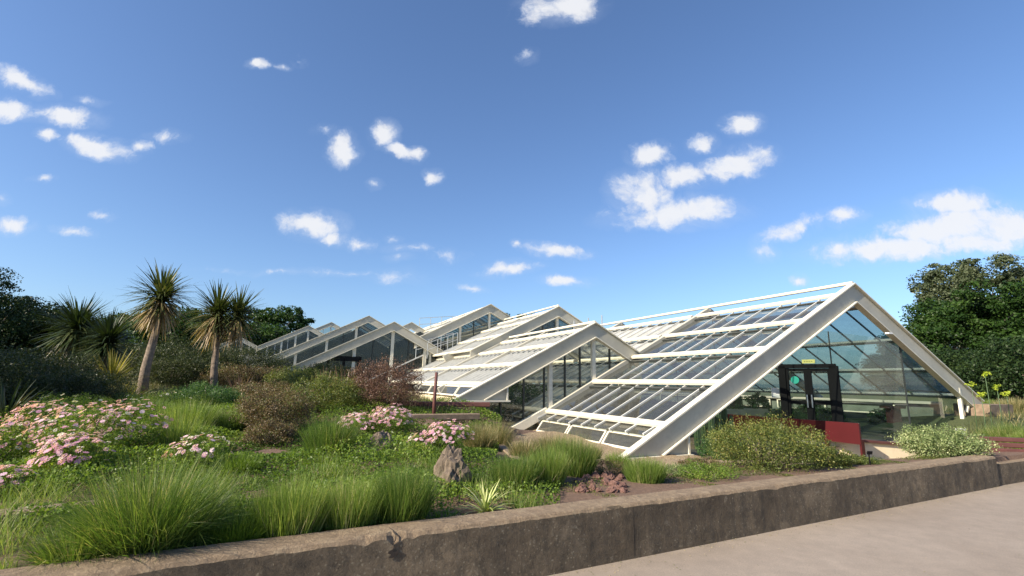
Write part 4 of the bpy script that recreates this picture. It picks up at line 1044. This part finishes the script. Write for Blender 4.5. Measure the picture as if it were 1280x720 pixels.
for i, (px, D, h) in enumerate(((1120, 55, 5.0), (1170, 36, 3.4), (1290, 30, 4.0), (-60, 30, 7))):
    shrub('hedge_bush', ('dark bush below the far tree top right of the entrance glass', 'dark shaded bush under the layered tree', 'dark bush at the right edge below the trees', 'tall dark bush beyond the left edge')[i], M['conifer'], gt(px, D), 3.2, h, 300, 80, .16, .09, clr=.6)
# tree outside the left edge that throws shade on the lower left bed
tree('tree', 'second tree beyond the left edge shading the dark palms', M['tree'], (-23.5, 2.5, .4), 11.0, 3.4, 170, 80, .24, .4, .3, clr=.9, crown_h=3.4)
tree('tree', 'tree beyond the left edge shading the near bed', M['tree'], (-21.5, -5.0, .4), 10.8, 2.4, 110, 70, .24, .5, .3, clr=.8, crown_h=2.6)

# euphorbia / lime flowered plants near right foot
for i, (px, py, D) in enumerate(((1231, 468, 15.0), (1246, 484, 15.2), (1214, 481, 15.6), (1226, 493, 14.6), (1258, 492, 15.8))):
    q = at(px, py, D); g0 = G(q.x, q.y)
    r_ = empty('lime_flower_plant', (q.x, q.y, g0), 'lime green flower head on a stalk near the right foot of the gable', 'plant', 'lime flowered plants')
    m = MB(); m.tube([Vector((q.x-.05, q.y, g0)), Vector((q.x, q.y, (g0+q.z)/2)), q], [.012, .010, .008], 6); m.build('stalk', M['cactus'], r_, True)
    cs, _ = ellip_pts(9, tuple(q), (.12, .12, .08), .3)
    V, R = clumps(cs, np.full(9, .05), 20, .05, .025); fast('flower_head', V, 4, M['lime'], r_, R)

# ------------------------------------------------------------------ pink daisies
def flower_mesh(name, mat, r=.028, npet=11):
    v = [(0, 0, .004)]; f = []; me = bpy.data.meshes.new(name)
    rr = np.random.default_rng(5)
    for k in range(npet):
        t = 2*PI*k/npet; w = .62*PI/npet*1.25; i = len(v); L = r*rr.uniform(.9, 1.08)
        v += [(.25*r*math.cos(t), .25*r*math.sin(t), .002), (L*.7*math.cos(t-w), L*.7*math.sin(t-w), .006), (L*math.cos(t), L*math.sin(t), .001), (L*.7*math.cos(t+w), L*.7*math.sin(t+w), .006)]
        f.append((i, i+1, i+2, i+3))
    i = len(v); m = 8
    v += [(.22*r*math.cos(2*PI*k/m), .22*r*math.sin(2*PI*k/m), .005) for k in range(m)]+[(0, 0, .010)]
    for k in range(m): f.append((i+k, i+(k+1) % m, i+m))
    me.from_pydata(v, [], f); me.update(); me.materials.append(mat); me.materials.append(M['eye'])
    for k in range(npet, len(f)): me.polygons[k].material_index = 1
    a_ = me.attributes.new('rnd', 'FLOAT', 'FACE'); a_.data.foreach_set('value', rr.uniform(.2, .8, len(f)).astype(np.float32))
    return me
FM = [flower_mesh('daisy_flower', M['petal'], .034), flower_mesh('daisy_flower_pale', M['petalwhite'], .032, 10)]
def daisies(label, px, D, rad, h, nfl, pale=.15, group='pink daisy bushes', scale=.98, den=1.0):
    base = on_ground(px, D)
    root = shrub('daisy_bush', label, M['gc'], base, rad, h*.92, int(150*den*max(rad, .3)/.5), 60, .032, .012, 'flowering bush', group, True, clr=rad*.2)
    for i in range(nfl):
        d = norm(rng.normal(size=3)+np.array([-.25, -.45, .55]))
        if d[2] < -.05: d[2] = abs(d[2])
        P = np.array([base.x, base.y, base.z+h*.45])+d*np.array([rad*1.02, rad*1.02, h*.58])*rng.uniform(.86, 1.08)
        o = bpy.data.objects.new('flower', FM[1 if rng.uniform() < pale else 0]); COL.objects.link(o)
        o.parent = root; o.location = Vector(P)-base
        nrm = Vector(norm(d*.8+np.array([-.2, -.1, .7])+rng.normal(size=3)*.35))
        o.rotation_euler = nrm.to_track_quat('Z', 'Y').to_euler(); s_ = scale*rng.uniform(.75, 1.2); o.scale = (s_, s_, s_)
    m_ = int(nfl*(.8 if pale < .6 else .25)); d = norm(rng.normal(size=(m_, 3))+np.array([-.25, -.45, .55])); d[:, 2] = np.abs(d[:, 2])
    P = np.array([base.x, base.y, base.z+h*.45])+d*np.array([rad, rad, h*.56])*rng.uniform(.8, 1.05, (m_, 1))
    n_ = norm(d*.8+np.array([-.2, -.1, .7])+rng.normal(size=(m_, 3))*.4)
    t1 = norm(np.cross(n_, rng.normal(size=(m_, 3)))); t2 = np.cross(n_, t1); K = 9; Q = []
    for k in range(K):
        a0_, a1_, a2_ = [2*PI*(k+o_)/K for o_ in (-.42, 0, .42)]
        r_ = .032*scale
        Q.append(np.stack([P, P+(t1*math.cos(a0_)+t2*math.sin(a0_))*r_*.8, P+(t1*math.cos(a1_)+t2*math.sin(a1_))*r_, P+(t1*math.cos(a2_)+t2*math.sin(a2_))*r_*.8], 1))
    V = np.stack(Q, 1).reshape(-1, 3)
    fast('small_flower', V, 4, M['petalwhite' if pale > .6 else 'petal'], root, np.repeat(rng.uniform(0, 1, m_), K))['kind'] = 'stuff'
    return root
daisies('broad pink daisy bush, the largest in the left foreground', 120, 6.3, .56, .74, 100, scale=.9)
daisies('pink daisy bush merging into the right of the largest one', 172, 6.9, .48, .74, 100)
daisies('pink daisy bush behind and left of the largest one', 70, 6.9, .46, .72, 100)
daisies('pink daisy bush at the left edge of the picture', 8, 6.0, .42, .58, 70, .3)
daisies('small pink daisy bush low at lower left above the edging', 32, 4.9, .24, .26, 45, .1)
daisies('front pink daisy bush above the big arching grass', 108, 5.5, .34, .50, 80)
daisies('thin pink daisy bush right of the big arching grass', 262, 6.2, .34, .45, 36, .5)
daisies('pink daisy bush before the russet shrub', 492, 9.6, .42, .62, 100, .15)
daisies('pink daisy bush left of the one before the russet shrub', 452, 9.3, .38, .48, 80, .2)
daisies('pink daisy bush behind the upright boulder', 562, 8.0, .40, .52, 100, .15)
daisies('small pink daisy bush left of the one behind the boulder', 530, 7.8, .22, .32, 26, .3)
daisies('white daisy bush at the foot of the forked palm', 215, 12.0, 1.0, .5, 34, .95, 'white daisy bushes', 1.0, .7)
daisies('white daisy bush in the shade below the dark palms', 95, 10.0, .8, .5, 26, .8, 'white daisy bushes', 1.1, .7)
# ------------------------------------------------------------------ plants inside the glass
for i, (a_, b_, r_, h, lab) in enumerate(((16.5, 6.7, .8, 1.5, 'leafy plant inside the second gable at its left'), (16.8, 8.0, .8, 1.7, 'leafy plant inside the second gable beside the left post'),
      (17.2, 9.4, .8, 1.6, 'leafy plant inside the second gable beside the right post'), (16.3, 10.6, .7, 1.4, 'leafy plant inside the second gable at its right'),
      (19.5, 8.6, .9, 2.2, 'tall leafy plant deep inside the second gable'), (12.5, 19.4, .6, .8, 'green bush inside the entrance glass right of the fold'), (13.4, 18.2, .6, .8, 'green bush inside the entrance glass left of the fold'),
      (17, 17.5, .9, 1.0, 'leafy bush deep inside behind the entrance door'), (18, 20, .9, 1.2, 'leafy bush deep inside right of the entrance door'), (19, 15.6, .9, 1.0, 'leafy bush deep inside left of the entrance door'),
      (16.0, 16.6, .45, 1.5, 'leafy plant on the bench inside left of the entrance door'), (16.0, 18.2, .5, 1.4, 'leafy plant on the bench inside behind the entrance door'), (15.9, 19.7, .5, 1.35, 'leafy plant on the bench inside right of the entrance door'),
      (11.0, 20.3, .5, .9, 'green plant behind the right hand folded entrance glass'), (13.8, 20.2, .55, 1.0, 'green plant against the low inner wall behind the entrance glass'), (12, 11, .9, .9, 'low plant inside under the nearest roof slope'), (15, 12.5, .9, 1.1, 'dark plant inside under the nearest roof slope'))):
    q = W(a_, b_, .04); shrub('indoor_plant', lab, M['inner'], q, r_, h, 130, 60, .07, .035, 'plant', 'plants inside the conservatory')
for (px, D) in ((1105, 19.5), (1112, 18.0)):
    q = on_ground(px, D); q.z = .04; m = MB(); m.beam(q, q+Vector((0, 0, .95)), .32, .3, Vector((0, 1, 0))); m.beam(q+Vector((-.35, 0, .95)), q+Vector((.35, 0, .95)), .34, .08)
    tag(m.build('planter_stand', M['redbrown']), 'red brown timber stand behind the entrance glass', 'stand', 'timber stands inside the entrance')
# ================================================================== LIGHT, SKY, CAMERA
sd = bpy.data.lights.new('sun', 'SUN'); sd.energy = 5.0; sd.angle = math.radians(.53); sd.color = (1, .88, .70)
so = bpy.data.objects.new('sun', sd); COL.objects.link(so); so.rotation_euler = SUNV.to_track_quat('Z', 'Y').to_euler()
w = bpy.data.worlds.new('World'); S.world = w; w.use_nodes = True; nt = w.node_tree; nt.nodes.clear()
out = N(nt, 'ShaderNodeOutputWorld'); bg = N(nt, 'ShaderNodeBackground'); bg.inputs['Strength'].default_value = .10
sky = N(nt, 'ShaderNodeTexSky', sky_type='NISHITA'); sky.sun_disc = False; sky.sun_elevation = SUN_EL
sky.sun_rotation = math.atan2(SUN_AZ.x, SUN_AZ.y); sky.air_density = 1.0; sky.dust_density = 1.1; sky.ozone_density = 2.0; sky.altitude = 0
CL = [(700,8,55,20,.9,12),(660,72,14,10,.5,0),(325,81,15,6,.9,0),(352,84,12,4,.5,0),(375,75,12,8,.5,0),(28,102,42,11,1,-18),(12,135,35,12,1,-8),(85,144,45,13,1,-5),(57,169,15,9,.9,0),
 (122,182,46,13,1,-12),(175,183,20,8,.8,0),(205,172,28,8,.5,0),(115,125,22,5,.45,-10),(130,267,19,7,.8,0),(90,288,26,7,.75,0),(15,281,30,10,.9,-5),(5,248,12,8,.6,0),(52,224,18,4,.4,0),
 (426,188,21,18,1,0),(408,166,17,6,.5,0),(480,167,18,14,1,0),(497,187,27,8,.9,-25),(520,192,14,7,.8,0),(543,219,14,8,.8,-20),(467,231,11,7,.5,0),(393,281,40,17,1,-8),(415,298,20,8,.8,0),(450,303,20,9,.7,0),
 (490,297,12,5,.4,0),(560,317,26,8,.5,0),(500,320,18,5,.4,0),(497,345,38,10,.4,0),(588,360,22,5,.55,-8),(637,336,40,8,.8,12),(692,311,46,9,.85,-3),(707,350,36,7,.9,0),(645,305,9,6,.6,0),
 (815,192,30,14,1,8),(880,181,17,12,.85,0),(929,156,27,13,1,10),(920,205,50,19,1,15),(855,221,36,15,1,0),(800,243,38,30,.95,30),(848,266,88,17,.9,6),(992,286,50,11,.65,25),(955,316,20,9,.6,0),
 (1058,272,23,11,.75,10),(1190,256,60,13,1,5),(1185,288,90,24,1,10),(1110,309,100,16,1,4),(1262,284,76,24,1,8),(1215,300,80,16,1,6),(520,309,40,6,.5,0),(440,340,90,4,.4,0),(1000,347,14,8,.9,0),(360,339,100,4,.35,1),(1500,200,90,30,1,5),(-200,220,80,24,1,0),(-300,120,60,20,.9,0),(1600,340,120,20,.9,0)]
tc = N(nt, 'ShaderNodeTexCoord'); sp = N(nt, 'ShaderNodeSeparateXYZ'); nt.links.new(tc.outputs['Generated'], sp.inputs[0])
yy = mth(nt, 'MAXIMUM', sp.outputs['Y'], .02)
cb = N(nt, 'ShaderNodeCombineXYZ'); nt.links.new(mth(nt, 'DIVIDE', sp.outputs['X'], yy), cb.inputs[0]); nt.links.new(mth(nt, 'DIVIDE', sp.outputs['Z'], yy), cb.inputs[1])
wn = noise(nt, 9, 5, .6, cb.outputs[0])
vs_ = N(nt, 'ShaderNodeVectorMath', operation='SUBTRACT'); nt.links.new(wn.outputs['Color'], vs_.inputs[0]); vs_.inputs[1].default_value = (.5, .5, .5)
vm = N(nt, 'ShaderNodeVectorMath', operation='MULTIPLY'); nt.links.new(vs_.outputs[0], vm.inputs[0]); vm.inputs[1].default_value = (.075, .055, 0)
va = N(nt, 'ShaderNodeVectorMath', operation='ADD'); nt.links.new(cb.outputs[0], va.inputs[0]); nt.links.new(vm.outputs[0], va.inputs[1])
acc = None
for (x, y, hw, hh, k, tilt) in CL:
    d0 = ray(x, y); dx = ray(x+hw, y); dy = ray(x, y-hh)
    mp = N(nt, 'ShaderNodeMapping', vector_type='TEXTURE'); mp.inputs['Location'].default_value = (d0.x, d0.z, 0)
    mp.inputs['Rotation'].default_value = (0, 0, math.radians(tilt)-.0174)
    mp.inputs['Scale'].default_value = (max(.004, dx.x-d0.x)*1.35, max(.004, dy.z-d0.z)*1.5, 1); nt.links.new(va.outputs[0], mp.inputs[0])
    gr = N(nt, 'ShaderNodeTexGradient', gradient_type='SPHERICAL'); nt.links.new(mp.outputs[0], gr.inputs[0])
    v = mth(nt, 'MULTIPLY', gr.outputs['Fac'], k)
    acc = v if acc is None else mth(nt, 'MAXIMUM', acc, v)
n2 = noise(nt, 17, 9, .62, va.outputs[0]); 
den = mth(nt, 'ADD', mth(nt, 'MULTIPLY', acc, 1.8), mth(nt, 'MULTIPLY', mth(nt, 'SUBTRACT', n2.outputs['Fac'], .55), 2.7))
gate = mth(nt, 'MULTIPLY', acc, 6, True)
rc = N(nt, 'ShaderNodeMapRange', interpolation_type='SMOOTHSTEP'); nt.links.new(den, rc.inputs[0]); rc.inputs[1].default_value = .12; rc.inputs[2].default_value = 1.2
mask = mth(nt, 'MULTIPLY', mth(nt, 'MULTIPLY', rc.outputs[0], gate), mth(nt, 'GREATER_THAN', sp.outputs['Y'], .05))
wz = noise(nt, 7, 9, .7, va.outputs[0], .8)
wisp = mth(nt, 'MULTIPLY', mth(nt, 'MULTIPLY', acc, 1.6, True), mth(nt, 'MULTIPLY', mth(nt, 'SUBTRACT', wz.outputs['Fac'], .38), 1.7, True), True)
wisp = mth(nt, 'MULTIPLY', wisp, mth(nt, 'GREATER_THAN', sp.outputs['Y'], .05))
mask = mth(nt, 'MULTIPLY', mth(nt, 'MAXIMUM', mask, wisp), .92)
# cloud body: bright above, slightly grey-mauve below
sh = noise(nt, 26, 5, .6, va.outputs[0])
ccol = ramp(nt, mth(nt, 'ADD', mth(nt, 'MULTIPLY', sh.outputs['Fac'], .5), mth(nt, 'MULTIPLY', rc.outputs[0], .4)), [(.3, (3.4, 3.9, 4.9)), (.62, (4.6, 4.65, 4.8))]).outputs[0]
tint = mixc(nt, 1.0, sky.outputs[0], (.69, .81, .98), 'MULTIPLY')
SKYTINT = tint.node
fin = mixc(nt, mask, tint, ccol)
nt.links.new(fin, bg.inputs[0]); nt.links.new(bg.outputs[0], out.inputs[0])

cam = bpy.data.cameras.new('camera'); cam.sensor_width = 36; cam.lens = FPX/1280*36; cam.clip_end = 6000; cam.clip_start = .05
co = bpy.data.objects.new('camera', cam); COL.objects.link(co)
m4 = RC.to_4x4(); m4.translation = Vector((0, 0, EYE)); co.matrix_world = m4
S.camera = co
S.view_settings.view_transform = 'Standard'; S.view_settings.look = 'None'; S.view_settings.exposure = 1.0; S.view_settings.gamma = 1
S.view_settings.use_curve_mapping = False
S.cycles.max_bounces = 8; S.cycles.transparent_max_bounces = 24; S.cycles.transmission_bounces = 6; S.cycles.diffuse_bounces = 3; S.cycles.glossy_bounces = 3
S.cycles.caustics_reflective = False; S.cycles.caustics_refractive = False
S.cycles.use_denoising = True
S.cycles.sample_clamp_indirect = 4
